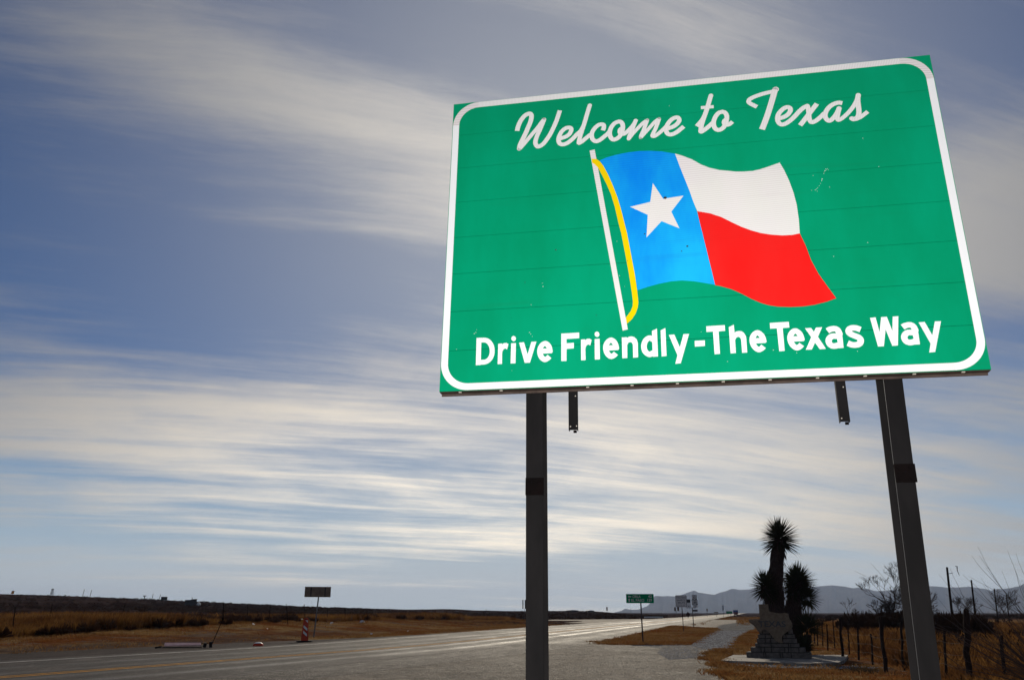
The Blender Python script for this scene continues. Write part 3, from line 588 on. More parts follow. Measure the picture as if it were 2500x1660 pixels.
def smooth_path(pts, n=5):
    P = [np.array(p, float) for p in pts]
    if len(P) < 3:
        return [tuple(p) for p in P]
    out = []
    for i in range(len(P) - 1):
        p0 = P[i - 1] if i else 2 * P[0] - P[1]
        p1, p2 = P[i], P[i + 1]
        p3 = P[i + 2] if i + 2 < len(P) else 2 * P[-1] - P[-2]
        for k in range(n):
            t = k / n
            out.append(tuple(0.5 * ((2 * p1) + (-p0 + p2) * t + (2 * p0 - 5 * p1 + 4 * p2 - p3) * t * t + (-p0 + 3 * p1 - 3 * p2 + p3) * t ** 3)))
    out.append(tuple(P[-1]))
    return out


def sst(x, a, b):
    t = np.clip((x - a) / (b - a), 0, 1)
    return t * t * (3 - 2 * t)


# ------------------------------------------------------------------ terrain
HAZ = np.array([h[0] for h in HORIZ]); HEL = np.array([h[1] for h in HORIZ])
rs = np.random.RandomState(3)


def lateral(x, y):
    return -(x - (0.5 + 0.268 * (y - 64))) * 0.966


def H(x, y):
    x = np.asarray(x, float); y = np.asarray(y, float)
    r = np.hypot(x, y); azd = np.degrees(np.arctan2(x, y))
    s = lateral(x, y)
    emb = 0.85 * (0.15 + 0.85 * sst(y, 38, 74)) * sst(s, 13.0, 26.0) * (1 - 0.45 * sst(y, 90, 150)) * (1 - sst(y, 140, 190) * sst(azd, -14, -5)) * sst(y, -30, 10)
    el = np.interp(azd, HAZ, HEL)
    zh = np.maximum(0.0, 1.6 + 640 * np.tan(np.radians(el))) * (1 - sst(azd, 5, 9))
    zh = np.where((azd < -60) | (azd > 90), 5.0 * sst(-azd, 60, 90) + 0, zh) if False else zh
    r0 = 120 + 150 * sst(azd, -12, -4)
    hill = sst(r, 0, 1) * sst((r - r0) / (640 - r0), 0, 1)
    behind = sst(np.abs(azd), 50, 90)
    zh = zh * (1 - behind)
    z = emb * (1 - hill) + zh * hill
    un = 0.05 * np.sin(x * 0.35 + 1.3 * np.sin(y * 0.2)) * sst(s, 15, 28) * sst(y, -30, 10)
    return z + un


rr = [0.0] + list(1.5 * 1.065 ** np.arange(0, 149))
az_front = np.arange(-45, 45, 0.5)
az_back = np.arange(45, 315, 2.5)
AZ = np.radians(np.concatenate([az_front, az_back]))
RR = np.array(rr[1:])
gx = RR[:, None] * np.sin(AZ)[None, :]; gy = RR[:, None] * np.cos(AZ)[None, :]
gz = H(gx, gy)
nA = len(AZ); nR = len(RR)
V = np.stack([gx, gy, gz], -1).reshape(-1, 3)
V = np.vstack([V, [[0, 0, 0]]])
i, j = np.meshgrid(np.arange(nR - 1), np.arange(nA), indexing='ij')
j2 = (j + 1) % nA
F = np.stack([i * nA + j, (i + 1) * nA + j, (i + 1) * nA + j2, i * nA + j2], -1).reshape(-1, 4)
c = len(V) - 1
F2 = np.array([[c, k, (k + 1) % nA, (k + 1) % nA] for k in range(nA)])
me_v = V
ground = npmesh('ground', me_v, F, 'ground', smooth=True)
tag(ground, kind='structure')
inner = npmesh('ground_centre', np.vstack([V[:nA], [[0, 0, 0]]]), np.array([[nA, k, (k + 1) % nA] for k in range(nA)]), 'ground')
tag(inner, kind='structure')

# mountains: one continuous range about nine kilometres off
maz = np.array([m_[0] for m_ in MOUNT]); mel = np.array([m_[1] for m_ in MOUNT])
ext_a = np.array([32.5, 36, 41, 47, 55, 65, 80]); ext_e = np.array([1.7, 1.5, 1.75, 1.3, 1.1, 0.7, 0.0])
maz = np.concatenate([maz, ext_a]); mel = np.concatenate([mel, ext_e])
A2 = np.arange(6.62, 80, 0.09)
E2 = np.interp(A2, maz, mel)
jit = np.convolve(rs.randn(len(A2)), np.ones(3) / 3, 'same') * 0.012
E2 = np.maximum(E2 + jit * np.clip(E2, 0, 1), 0.0)
DM = 9000.0
rows = []
hz = DM * np.tan(np.radians(E2)) + 1.6
ridge = np.convolve(rs.randn(len(A2)), np.ones(7) / 7, 'same')
for t, hf in ((-2200, 0.0), (-1500, 0.16), (-900, 0.42), (-400, 0.72), (0, 1.0), (500, 0.75), (1500, 0.35), (2600, 0.0)):
    noise = np.convolve(rs.randn(len(A2)), np.ones(5) / 5, 'same')
    dd = DM + t + (ridge * 300 if t < 0 else 0) * (1 if t != 0 else 0)
    hh = hz * hf + noise * 45 * (1 if 0 < hf < 1 else 0) * np.clip(E2, 0, 1)
    if t < 0:   # nothing in front may stand above the sight line to the crest
        hh = np.minimum(hh, (hz - 1.6) * (dd / DM) * 0.97 + 1.6)
    hh = np.maximum(hh, -1.0 if hf == 0 else 0)
    rows.append(np.stack([dd * np.sin(np.radians(A2)), dd * np.cos(np.radians(A2)), hh], -1))
V = np.concatenate(rows); n = len(A2)
F = [(a * n + k, a * n + k + 1, (a + 1) * n + k + 1, (a + 1) * n + k) for a in range(len(rows) - 1) for k in range(n - 1)]
tag(npmesh('mountains', V, np.array(F), 'mount', smooth=True), kind='structure')


# ------------------------------------------------------------------ road surfaces
def sheet(name, poly, z, m, jag=0.0):
    """flat polygon sheet on level ground"""
    rj = random.Random(len(name) + len(poly))
    pj = []
    for k in range(len(poly)):
        p, q = poly[k], poly[(k + 1) % len(poly)]
        L_ = math.hypot(q[0] - p[0], q[1] - p[1])
        nseg = max(1, min(40, int(L_ / 0.45))) if jag else 1
        for i_ in range(nseg):
            f_ = i_ / nseg
            j_ = jag if i_ else 0
            pj.append((p[0] + (q[0] - p[0]) * f_ + rj.uniform(-j_, j_), p[1] + (q[1] - p[1]) * f_ + rj.uniform(-j_, j_)))
    poly = pj
    P = [Vector((p[0], p[1], 0)) for p in poly]
    tri = tessellate_polygon([P])
    fs = []
    for a, b, c_ in tri:
        ar = (P[b] - P[a]).cross(P[c_] - P[a]).z
        fs.append((a, b, c_) if ar > 0 else (c_, b, a))
    return tag(npmesh(name, [(p[0], p[1], z) for p in poly], np.array(fs), m), kind='structure')


CL = smooth_path([(-34, -30), (-26, -8), (-17.8, 12), (-13.3, 23.2), (-11.45, 27.8), (-8.75, 34.7), (-5.0, 44.6), (0.35, 64), (5.6, 84), (13.6, 114), (30, 175), (80, 362), (320, 1258), (640, 2452), (1300, 4915)], 8)
CLa = np.array(CL)
tan = np.gradient(CLa, axis=0)
tan /= np.linalg.norm(tan, axis=1)[:, None]
nor = np.stack([tan[:, 1], -tan[:, 0]], -1)    # to the right of travel
along = np.concatenate([[0], np.cumsum(np.linalg.norm(np.diff(CLa, axis=0), axis=1))])


def ribbon(name, l0, l1, z, m, i0=0, i1=None, jag=0.0):
    i1 = i1 or len(CLa)
    idx = np.arange(i0, i1)
    l0 = np.full(len(idx), l0) if np.isscalar(l0) else np.interp(CLa[idx, 1], [q[0] for q in l0], [q[1] for q in l0])
    l1 = np.full(len(idx), l1) if np.isscalar(l1) else np.interp(CLa[idx, 1], [q[0] for q in l1], [q[1] for q in l1])
    vs = []; uv = []
    K = 9
    for k in range(K):
        l = l0 + (l1 - l0) * k / (K - 1)
        p = CLa[idx] + nor[idx] * l[:, None]
        vs.append(np.column_stack([p, np.full(len(idx), z)]))
        uv.append(np.column_stack([l, along[idx]]))
    V = np.concatenate(vs); U = np.concatenate(uv); n = len(idx)
    F = [(k * n + q, (k + 1) * n + q, (k + 1) * n + q + 1, k * n + q + 1) for k in range(K - 1) for q in range(n - 1)]
    return tag(npmesh(name, V, np.array(F), m, uv=U), kind='structure')


ribbon('main_road', [(-30, -7.2), (40, -7.2), (70, -7.6), (110, -8.3), (300, -8.0)], [(-30, 7.8), (300, 7.8)], 0.012, 'road')
ribbon('far_shoulder', [(-30, -12.2), (25, -12.3), (45, -11.6), (58, -8.6), (72, -7.9), (80, -7.6)], [(-30, -7.0), (45, -7.0), (80, -7.4)], 0.008, 'shoulder', 0, 60)
sheet('asphalt_apron', [(-34, -30), (-8, 26), (-3, 38), (3, 52), (4.9, 51.6), (4.4, 49.0), (4.9, 46.6), (7, 46.0), (9.3, 45.6), (9.9, 42.5), (8.6, 38.6), (7.7, 35.0), (7.2, 32.5), (6.8, 29.5), (5.3, 22.5), (0.6, 11), (-2, 5), (-6, -6), (-14, -30)], 0.006, 'apron', .10)
sheet('gravel_path', [(9.2, 45.7), (9.85, 42.6), (8.7, 38.7), (10.4, 42.0), (12.2, 49), (15.2, 60), (21.7, 81), (30, 108), (39, 145), (36, 145), (27.5, 121), (22.0, 97), (18.5, 81), (14.5, 66), (10.9, 52.5)], 0.005, 'gravel', .22)
sheet('pull_off', [(21.4, 113.8), (20.6, 101), (22.4, 97.5), (28.5, 121), (38, 150), (52, 205), (49, 214)], 0.007, 'apron', .3)
sheet('side_road', [(-60, 172), (-25, 176), (-4, 172), (4, 160), (12.3, 139), (20, 150), (40, 226), (34, 236), (15, 215), (-5, 205), (-60, 200)], 0.009, 'apron')
for side, nm in ((-0.2, 0), (0.2, 1)):
    ribbon('yellow_centre_line', side - 0.065, side + 0.065, 0.016, 'yline', 0, 90)
ribbon('white_edge_line', -6.15, -6.03, 0.016, 'wline', 0, 58)
ribbon('white_edge_line', [(-30, 5.4), (25, 5.2), (35, 4.7), (50, 4.3), (200, 4.3)], [(-30, 5.5), (25, 5.3), (35, 4.8), (50, 4.4), (200, 4.4)], 0.016, 'wline_faint', 0, 84)
sheet('white_gore_line', [(13.5, 132), (14.0, 133), (27, 168), (26, 168)], 0.016, 'wline')


# ------------------------------------------------------------------ grass and brush
def inpoly(x, y, poly):
    x = np.asarray(x); y = np.asarray(y)
    r_ = np.zeros(len(x), bool)
    j_ = len(poly) - 1
    for i_ in range(len(poly)):
        xi, yi = poly[i_]; xj, yj = poly[j_]
        c_ = ((yi > y) != (yj > y)) & (x < (xj - xi) * (y - yi) / ((yj - yi) + 1e-12) + xi)
        r_ ^= c_
        j_ = i_
    return r_


def blades(name, px_, py_, nb, hmin, hmax, w, spread, lean, m, label, cat, zoff=0.0, hscale=None, zf=None):
    """tufts: nb blades per tuft, each one bent triangle pair"""
    n = len(px_)
    N_ = n * nb
    bx = np.repeat(px_, nb) + rs.randn(N_) * spread
    by = np.repeat(py_, nb) + rs.randn(N_) * spread
    bz = H(bx, by) + zoff
    hs = rs.uniform(hmin, hmax, N_)
    if hscale is not None:
        hs *= np.repeat(hscale, nb)
    a = rs.uniform(0, 2 * np.pi, N_)
    lx = rs.randn(N_) * lean * hs; ly = rs.randn(N_) * lean * hs
    ww = w * rs.uniform(0.6, 1.4, N_)
    dx = np.cos(a) * ww / 2; dy = np.sin(a) * ww / 2
    v0 = np.stack([bx - dx, by - dy, bz - 0.02], -1)
    v1 = np.stack([bx + dx, by + dy, bz - 0.02], -1)
    v2 = np.stack([bx + lx * .35 + dx * .7, by + ly * .35 + dy * .7, bz + hs * .55], -1)
    v3 = np.stack([bx + lx, by + ly, bz + hs], -1)
    V = np.stack([v0, v1, v2, v3], 1).reshape(-1, 3)
    k = np.arange(N_) * 4
    F = np.stack([k, k + 1, k + 2, k + 3], -1)
    rn = np.repeat(rs.rand(n), nb * 4)
    o = npmesh(name, V, F, m, rnd=rn)
    return tag(o, label, cat, kind='stuff')


def along_road(n, y0, y1, s0, s1, power=1.0):
    """random spots left of the road given by distance down the road and lateral offset"""
    y_ = y0 + (y1 - y0) * rs.rand(n) ** power
    s_ = s0 + (s1 - s0) * rs.rand(n)
    x_ = (0.5 + 0.268 * (y_ - 64)) - s_ / 0.966
    return x_, y_, s_


# left verge, short
x_, y_, s_ = along_road(26000, 34, 175, 8.0, 27.0, 1.5)
ok = (s_ > 12.6) | (y_ > 58)
ok &= ~((s_ < 9.0) & (y_ > 58)) & ~((y_ > 150) & (s_ < 60) & (x_ > -60) & (y_ < 215))
ok &= ~((y_ > 125) & (s_ < 14))
nz = np.sin(x_ * .5 + 2 * np.sin(y_ * .23)) + np.sin(y_ * .41 + x_ * .2)
ok &= (rs.rand(len(x_)) < np.clip(.5 + nz * .3, .10, 1)) | (s_ < 13.5) | (s_ > 21)
ok &= ~((y_ < 75) & (np.abs(s_ - 15.5) < 3.5) & (rs.rand(len(x_)) < .8))
blades('verge_grass', x_[ok], y_[ok], 5, .04, .16, .02, .10, .5, 'grass_short', 'short dry straw and rust coloured grass on the far road verge', 'grass')
# tall golden row
x_, y_, s_ = along_road(11000, 40, 165, 23.5, 33.0, 1.3)
hs_ = 0.62 + 0.5 * np.clip(np.sin(y_ * .21 + 1.1) + np.sin(y_ * .083 + 4.0) * .8, -0.8, 1)
ok = rs.rand(len(x_)) < np.clip(1.25 - (s_ - 24) / 12, .2, 1)
blades('tall_grass', x_[ok], y_[ok], 13, .35, .95, .028, .16, .22, 'grass_gold', 'tall golden dry grass standing along the left fence line', 'grass', hscale=hs_[ok])
x_, y_, s_ = along_road(2600, 45, 175, 33, 75, 1.2)
ok = np.sin(x_ * .13 + 1.5 * np.sin(y_ * .09)) > 0.1
blades('tall_grass', x_[ok], y_[ok], 14, .35, .9, .035, .3, .25, 'grass_gold', 'thin golden grass showing between the dark bushes on the left', 'grass')
# island
ISL = [(4.95, 51.4), (5.95, 53.6), (9.8, 68.6), (15.3, 91), (20.7, 113), (20.6, 100), (22.0, 96.8), (18.3, 80.8), (14.3, 65.8), (10.7, 52.4), (9.2, 46.4), (7.2, 46.5), (5.2, 47.0), (4.6, 49.2)]
sheet('island_soil', ISL, 0.02, 'ground', .10)
x_ = rs.uniform(4, 24, 30000); y_ = 45 + 70 * rs.rand(30000) ** 1.5
ok = inpoly(x_, y_, ISL)
blades('island_grass', x_[ok], y_[ok], 5, .03, .13, .018, .08, .5, 'grass_short', 'short orange dry grass covering the traffic island', 'grass')
# right verge: between apron, slab and fence, and the far strip right of the gravel
RV = [(7.0, 30.2), (6.4, 26.5), (5.2, 21.5), (4.6, 18), (14, 18), (12.6, 24), (14, 33), (18.5, 52), (27, 85), (44, 150), (41, 150), (23, 84), (15.6, 59), (12.6, 48), (10.8, 41.5), (8.9, 37.2), (8.0, 34.0), (12.8, 34.0), (12.0, 29.5), (10.5, 28.0), (9.0, 27.8)]
n = 52000
y_ = 18 + 120 * rs.rand(n) ** 2.3; x_ = rs.uniform(4, 46, n)
ok = inpoly(x_, y_, RV)
x_ = x_[ok]; y_ = y_[ok]
nz = np.sin(x_ * 1.3 + 2 * np.sin(y_ * .7)) + np.sin(y_ * 1.1 + x_ * .4)
hs_ = 0.75 + .3 * nz * .5
blades('verge_grass', x_, y_, 6, .04, .17, .014, .07, .5, 'grass_short', 'short dry grass on the ground between monument and ranch fence', 'grass', hscale=np.clip(hs_, .3, 1.5))
n = 15000
y_ = 18 + 42 * rs.rand(n) ** 1.5; q = rs.rand(n) ** 1.0
x_ = (11.2 + .26 * (y_ - 25)) + q * 30
ok = np.ones(n, bool)
hs_ = (0.75 + .35 * np.sin(x_ * .7 + 1.7 * np.sin(y_ * .45))) * (0.45 + 0.55 * sst(y_, 20, 30))
blades('tall_grass', x_[ok], y_[ok], 9, .25, .80, .016, .12, .3, 'grass_gold', 'tall rust and gold grass in the field behind the ranch fence', 'grass', hscale=hs_)
n = 11000
y_ = 55 + 75 * rs.rand(n) ** 1.1; x_ = .26 * (y_ - 25) + 11.5 + rs.rand(n) * y_ * .62
blades('tall_grass', x_, y_, 8, .2, .5, .035, .2, .3, 'grass_gold', 'pale golden grass on the far side of the right hand field', 'grass')
x_ = rs.uniform(22, 90, 5000); y_ = rs.uniform(115, 330, 5000)
ok = (lateral(x_, y_) < -8.5) & (lateral(x_, y_) > -30) & ~inpoly(x_, y_, [(20, 95), (24, 95), (53, 205), (49, 216)])
blades('verge_grass', x_[ok], y_[ok], 6, .1, .35, .05, .25, .4, 'grass_short', 'rust coloured grass strip running beside the far road', 'grass')
def edge_tufts(line, n, jit, label, h0=.04, h1=.15):
    L = np.array(line, float); seg = np.linalg.norm(np.diff(L, axis=0), axis=1)
    k = rs.choice(len(seg), n, p=seg / seg.sum()); f = rs.rand(n)[:, None]
    p = L[k] * (1 - f) + L[k + 1] * f
    wob = np.sin(p[:, 1] * 1.7) * .25
    blades('edge_grass', p[:, 0] + rs.randn(n) * jit + wob, p[:, 1] + rs.randn(n) * jit, 6, h0, h1, .014, .06, .5, 'grass_short', label, 'grass')


edge_tufts([(5.4, 22.5), (6.9, 29.5), (7.3, 32.5), (7.9, 35.0), (8.9, 38.6), (10.6, 41.8), (12.7, 49), (15.8, 60), (22.3, 81)], 3600, .20, 'ragged straw coloured grass growing over the edge of the paving and path')
edge_tufts(ISL + [ISL[0]], 4200, .22, 'ragged orange grass spilling over the rim of the traffic island', .03, .12)
# loose stones on the gravel path
def stones(name, poly, n, r0, r1, label):
    xs_ = [p[0] for p in poly]; ys_ = [p[1] for p in poly]
    if name == 'gravel':
        pm = 'pebble'
    else:
        pm = 'chip'
    x_ = rs.uniform(min(xs_), max(xs_), n * 6); y_ = min(ys_) + (max(ys_) - min(ys_)) * rs.rand(n * 6) ** 1.8
    ok = inpoly(x_, y_, poly)
    x_ = x_[ok][:n]; y_ = y_[ok][:n]
    k = len(x_)
    base = np.array([(1, 0, 0), (0, 1, 0), (-1, 0, 0), (0, -1, 0), (0, 0, .8), (0, 0, -.3)], float)
    tri = np.array([(0, 1, 4), (1, 2, 4), (2, 3, 4), (3, 0, 4)])
    sc = rs.uniform(r0, r1, (k, 1, 1)) * rs.uniform(.7, 1.3, (k, 6, 3))
    V = base[None] * sc + np.stack([x_, y_, np.full(k, .012)], -1)[:, None]
    F = tri[None] + (np.arange(k) * 6)[:, None, None]
    tag(npmesh(name, V.reshape(-1, 3), F.reshape(-1, 3), pm), label, 'gravel', kind='stuff')


stones('gravel', [(9.2, 45.7), (8.7, 38.7), (10.4, 42.0), (12.2, 49), (15.2, 60), (21.7, 81), (18.5, 81), (14.5, 66), (10.9, 52.5)], 16000, .02, .06, 'loose blue grey stones on the path beside the island')
stones('chippings', [(-9, 19), (-6.5, 26), (-4.2, 33), (-2.6, 39), (1, 47), (4.6, 50.5), (5, 46.5), (9.2, 45.5), (9.8, 42.6), (8.5, 38.5), (7.5, 35), (6.8, 31), (6.6, 29), (5.2, 22.5), (4.6, 19)], 70000, .006, .017, 'loose chippings scattered over the worn asphalt apron')
stones('gravel', [(7.4, 33.4), (8.0, 38.4), (9.4, 42.8), (9.0, 46.4), (6.2, 46.0), (7.0, 42), (6.0, 37), (5.6, 32)], 3500, .01, .03, 'grey stones spilling from the path over the apron')
stones('gravel', [(10.3, 41.0), (12.6, 48), (16, 60), (15.0, 60.5), (11.6, 49), (9.6, 42)], 3000, .015, .04, 'grey stones strewn along the right rim of the path')
stones('gravel', [(6.6, 28.6), (7.0, 29.4), (9.2, 28.0), (10.9, 28.4), (11.6, 27.2), (9, 26.8)], 1500, .012, .03, 'grey stones along the front of the monument slab')


def shrubs(name, x_, y_, h0, h1, m, label, twigs=26, w=.02, wide=0.8):
    n = len(x_)
    N_ = n * twigs
    hh = np.repeat(rs.uniform(h0, h1, n), twigs)
    bx = np.repeat(x_, twigs); by = np.repeat(y_, twigs); bz = H(bx, by)
    a = rs.uniform(0, 2 * np.pi, N_); rad = np.sqrt(rs.rand(N_)) * wide * hh
    top = hh * np.sqrt(np.clip(1 - (rad / (wide * hh * 1.15)) ** 2, 0.05, 1)) * rs.uniform(.55, 1.08, N_)
    f0 = rs.uniform(0.0, .45, N_)
    sx = bx + np.cos(a) * rad * f0; sy = by + np.sin(a) * rad * f0; sz = bz + top * f0 * .8
    ex = bx + np.cos(a) * rad; ey = by + np.sin(a) * rad; ez = bz + top
    t = rs.uniform(0, np.pi, N_); ww = w * rs.uniform(.6, 1.6, N_) * hh / h1
    dx = np.cos(t) * ww; dy = np.sin(t) * ww
    V = np.stack([np.stack([sx - dx, sy - dy, sz], -1), np.stack([sx + dx, sy + dy, sz], -1), np.stack([ex + dx * 1.6, ey + dy * 1.6, ez - .12 * hh], -1), np.stack([ex, ey, ez], -1)], 1).reshape(-1, 3)
    k = np.arange(N_) * 4
    F = np.stack([k, k + 1, k + 2, k + 3], -1)
    return tag(npmesh(name, V, F, m, rnd=np.repeat(rs.rand(n), twigs * 4)), label, 'brush', kind='stuff')


x_, y_, s_ = along_road(6500, 40, 520, 29, 330, 1.5)
ok = (np.sin(x_ * .1 + 2.2 * np.sin(y_ * .06)) > -0.75)
shrubs('brush', x_[ok], y_[ok], .25, .85, 'brush', 'low reddish brown scrub covering the rising ground on the left', 44, .035, 1.2)
x_, y_, s_ = along_road(420, 44, 120, 23, 38, 1.0)
ok = (y_ < 66) | (rs.rand(420) < .45)
shrubs('brush', x_[ok], y_[ok], .35, .85, 'brush', 'dark twiggy bushes mixed into the grass along the left fence', 120, .012, 1.0)
x_ = rs.uniform(-140, 60, 2600); y_ = rs.uniform(225, 420, 2600)
ok = lateral(x_, y_) > 14
ok &= ~((y_ < 240) & (x_ > -60))
shrubs('brush', x_[ok], y_[ok], .5, 1.2, 'brush', 'dark distant scrub beyond the side road', 34, .07, 1.3)
n = 2600
y_ = 50 + 380 * rs.rand(n) ** 0.9; x_ = .27 * (y_ - 25) + 13 + rs.rand(n) * y_ * .62
ok = (y_ > 235) | (rs.rand(n) < .13)
shrubs('brush', x_[ok], y_[ok], .35, 1.15, 'brush_r', 'dark low mesquite scrub behind the right hand fence', 55, .05)
# the thick dark thicket round the bare tree, and the near brown bushes at the right
x_ = np.clip(25.9 + rs.randn(110) * 1.0, 23.6, 29); y_ = 58 + rs.randn(110) * 2.0
shrubs('thicket', x_, y_, 1.0, 1.9, 'brush_r', 'dense dark thicket around the foot of the bare tree', 260, .014)
x_ = rs.uniform(15, 34, 170); y_ = rs.uniform(31, 50, 170)
ok = x_ > 15.2 + .40 * (y_ - 28)
shrubs('thicket', x_[ok], y_[ok], .4, .95, 'brush_r', 'dark brown bushes in the field right of the sign post', 150, .013)


# ------------------------------------------------------------------ the big welcome sign
RM = Matrix(M)
SO = Vector(O)
sign = thing('welcome_sign', SO, 'huge green welcome sign with waving lone star flag on two dark steel posts', 'sign', rot=RM)
BH = 8 * 0.3048
# local frame: x to the right along the board, y away from the viewer, z up the board
for k in range(8):
    b = MB()
    g_ = 0.0016
    b.box((BW / 2, 0.025, (k + .5) * 0.3048), (BW, 0.05, 0.3048 - g_ * 2))
    p_ = b.build('panel', 'green', sign)
# steel backing channel seen from below
b = MB(); b.box((BW / 2, 0.054, -0.006), (BW - 0.01, 0.006, 0.03)); b.build('bottom_rail', 'alu', sign)
b = MB(); b.box((BW / 2, 0.0265, -0.003), (BW - 0.004, 0.047, 0.003)); b.build('bottom_flange', 'alu', sign)
for cu, cv in clips:
    b = MB(); b.box((cu, 0.012, -0.0075), (0.020, 0.014, 0.006)); b.build('clip', 'clip', sign)
# border: four straight strips and four corner pieces of film
RO, BWID, ZF = 0.205, 0.050, -0.0008
e0 = 0.004
WB, HB = BW - 2 * e0, BH - 2 * e0


def arcpts(cx, cz, r, a0, a1, n=14):
    return [(cx + r * math.cos(R(a0 + (a1 - a0) * k / n)), cz + r * math.sin(R(a0 + (a1 - a0) * k / n))) for k in range(n + 1)]


def film(name, poly, layer, m, parent=sign, label=None):
    o = MB().prism(poly, -0.0006 * layer - 0.0008, -0.0002).build(name, m, parent)
    if label:
        o['label'] = label
    return o


x0, x1, z0, z1 = e0, BW - e0, e0, BH - e0
for poly, mm in (([(x0 + RO, z1 - BWID), (x1 - RO, z1 - BWID), (x1 - RO, z1), (x0 + RO, z1)], 'white_v'),
                 ([(x0 + RO, z0), (x1 - RO, z0), (x1 - RO, z0 + BWID), (x0 + RO, z0 + BWID)], 'white_v'),
                 ([(x0, z0 + RO), (x0 + BWID, z0 + RO), (x0 + BWID, z1 - RO), (x0, z1 - RO)], 'white'),
                 ([(x1 - BWID, z0 + RO), (x1, z0 + RO), (x1, z1 - RO), (x1 - BWID, z1 - RO)], 'white')):
    film('border_strip', poly, 1, mm)
for cx, cz, a0 in ((x1 - RO, z1 - RO, 0), (x0 + RO, z1 - RO, 90), (x0 + RO, z0 + RO, 180), (x1 - RO, z0 + RO, 270)):
    film('border_corner', arcpts(cx, cz, RO, a0, a0 + 90) + arcpts(cx, cz, RO - BWID, a0 + 90, a0), 1, 'white_h' if cz > 1 else 'white')

flag = thing('flag_emblem', (0, 0, 0), None, None)
flag.name = 'flag_emblem'
for k_ in list(flag.keys()):
    del flag[k_]
flag.parent = sign
film('flagpole', POLE, 1, 'white_h', flag)
film('rope', YELLOW, 3, 'yellow', flag)
film('blue_field', BLUE, 2, 'blue', flag)
film('white_stripe', WHITE, 2, 'white_h', flag)
film('red_stripe', RED, 2, 'red', flag)
film('star', STAR, 4, 'white_h', flag)


def stroke(b, path, w, ca, cb, y0, n=6):
    P = smooth_path(path, n) if len(path) > 2 else [path[0], path[1]]
    P = np.array(P)
    t = np.gradient(P, axis=0); t /= np.linalg.norm(t, axis=1)[:, None] + 1e-9
    nn = np.stack([-t[:, 1], t[:, 0]], -1) * w / 2
    L = P + nn; Q = P - nn
    k = len(P)
    ys = y0 - np.linspace(0, 0.0006, k)
    vs = [(L[i_][0], ys[i_], L[i_][1]) for i_ in range(k)] + [(Q[i_][0], ys[i_], Q[i_][1]) for i_ in range(k)]
    b.add(vs, [(i_, k + i_, k + i_ + 1, i_ + 1) for i_ in range(k - 1)])
    for end, cap in ((0, ca), (k - 1, cb)):
        if cap == 'r':
            c_ = P[end]
            b.add([(c_[0] + w / 2 * math.cos(2 * math.pi * q / 18), y0 + 0.0001 + (0 if end == 0 else -.0009), c_[1] + w / 2 * math.sin(2 * math.pi * q / 18)) for q in range(18)], [tuple(range(18))])


# script line: one part per letter
byl = []
for st_ in SCRIPT:
    if byl and byl[-1][0] == st_[0] and not (st_[0] in 'e' and len(byl[-1][1]) >= 1) and not (st_[0] == 'o' and len(byl[-1][1]) >= 2):
        byl[-1][1].append(st_)
    else:
        byl.append((st_[0], [st_]))
lay = 0
for ch, sts in byl:
    b = MB()
    for (_, path, w, ca, cb) in sts:
        stroke(b, path, w, ca, cb, -0.0022 - lay * 0.0001)
        lay = (lay + 9) % 40
    o = b.build('script_letter', 'white_v', sign)
    o['label'] = 'flowing script letter %s' % ch
for ch, pieces in SANS:
    b = MB()
    yy = -0.0020
    for pc in pieces:
        if pc[0] == 'p':
            b.prism(pc[1], yy, -0.0002)
        else:
            stroke(b, pc[1], pc[2], 'f', 'f', yy - 0.0004)
        yy -= 0.0012
    o = b.build('hyphen' if ch == 'dash' else 'letter', 'white', sign)
    o['label'] = 'white hyphen' if ch == 'dash' else 'plain upright letter %s' % ch
# gravel chips and bullet holes
b = MB()
for k, (u_, v_) in enumerate(CHIPS):
    r_ = random.Random(k).uniform(.0013, .0030)
    b.add([(u_ + r_ * math.cos(q * 1.05) * (1 + .3 * math.sin(q * 2 + k)), -0.0044, v_ + r_ * math.sin(q * 1.05)) for q in range(6)], [tuple(range(6))])
o = b.build('chipped_spots', 'white', sign); o['kind'] = 'stuff'
for k, (u_, v_) in enumerate(HOLES):
    b = MB()
    r_ = (0.016, 0.010, 0.006, 0.007, 0.007, .005, .004, .004)[k] * .8
    b.add([(u_ + r_ * math.cos(q * .785), -0.0048, v_ + r_ * .8 * math.sin(q * .785)) for q in range(8)], [tuple(range(8))])
    b.build('bullet_hole', 'signblack', sign)

# posts and hanging stub channels
def ibeam(b, u, z_top, z_bot, fw=0.115, dep=0.21, t=0.010, y0=0.062, drift=0.0):
    for (dx, dy, sx, sy) in ((0, t / 2, fw, t), (0, dep / 2, t * .8, dep - 2 * t), (0, dep - t / 2, fw, t)):
        top = Vector((u + dx, y0 + dy, z_top)); bot = Vector((u + dx + drift, y0 + dy, z_bot))
        hx, hy = sx / 2, sy / 2
        vs = [(bot.x - hx, bot.y - hy, z_bot), (bot.x + hx, bot.y - hy, z_bot), (bot.x + hx, bot.y + hy, z_bot), (bot.x - hx, bot.y + hy, z_bot),
              (top.x - hx, top.y - hy, z_top), (top.x + hx, top.y - hy, z_top), (top.x + hx, top.y + hy, z_top), (top.x - hx, top.y + hy, z_top)]
        b.add(vs, [(3, 2, 1, 0), (4, 5, 6, 7), (0, 1, 5, 4), (1, 2, 6, 5), (2, 3, 7, 6), (3, 0, 4, 7)])


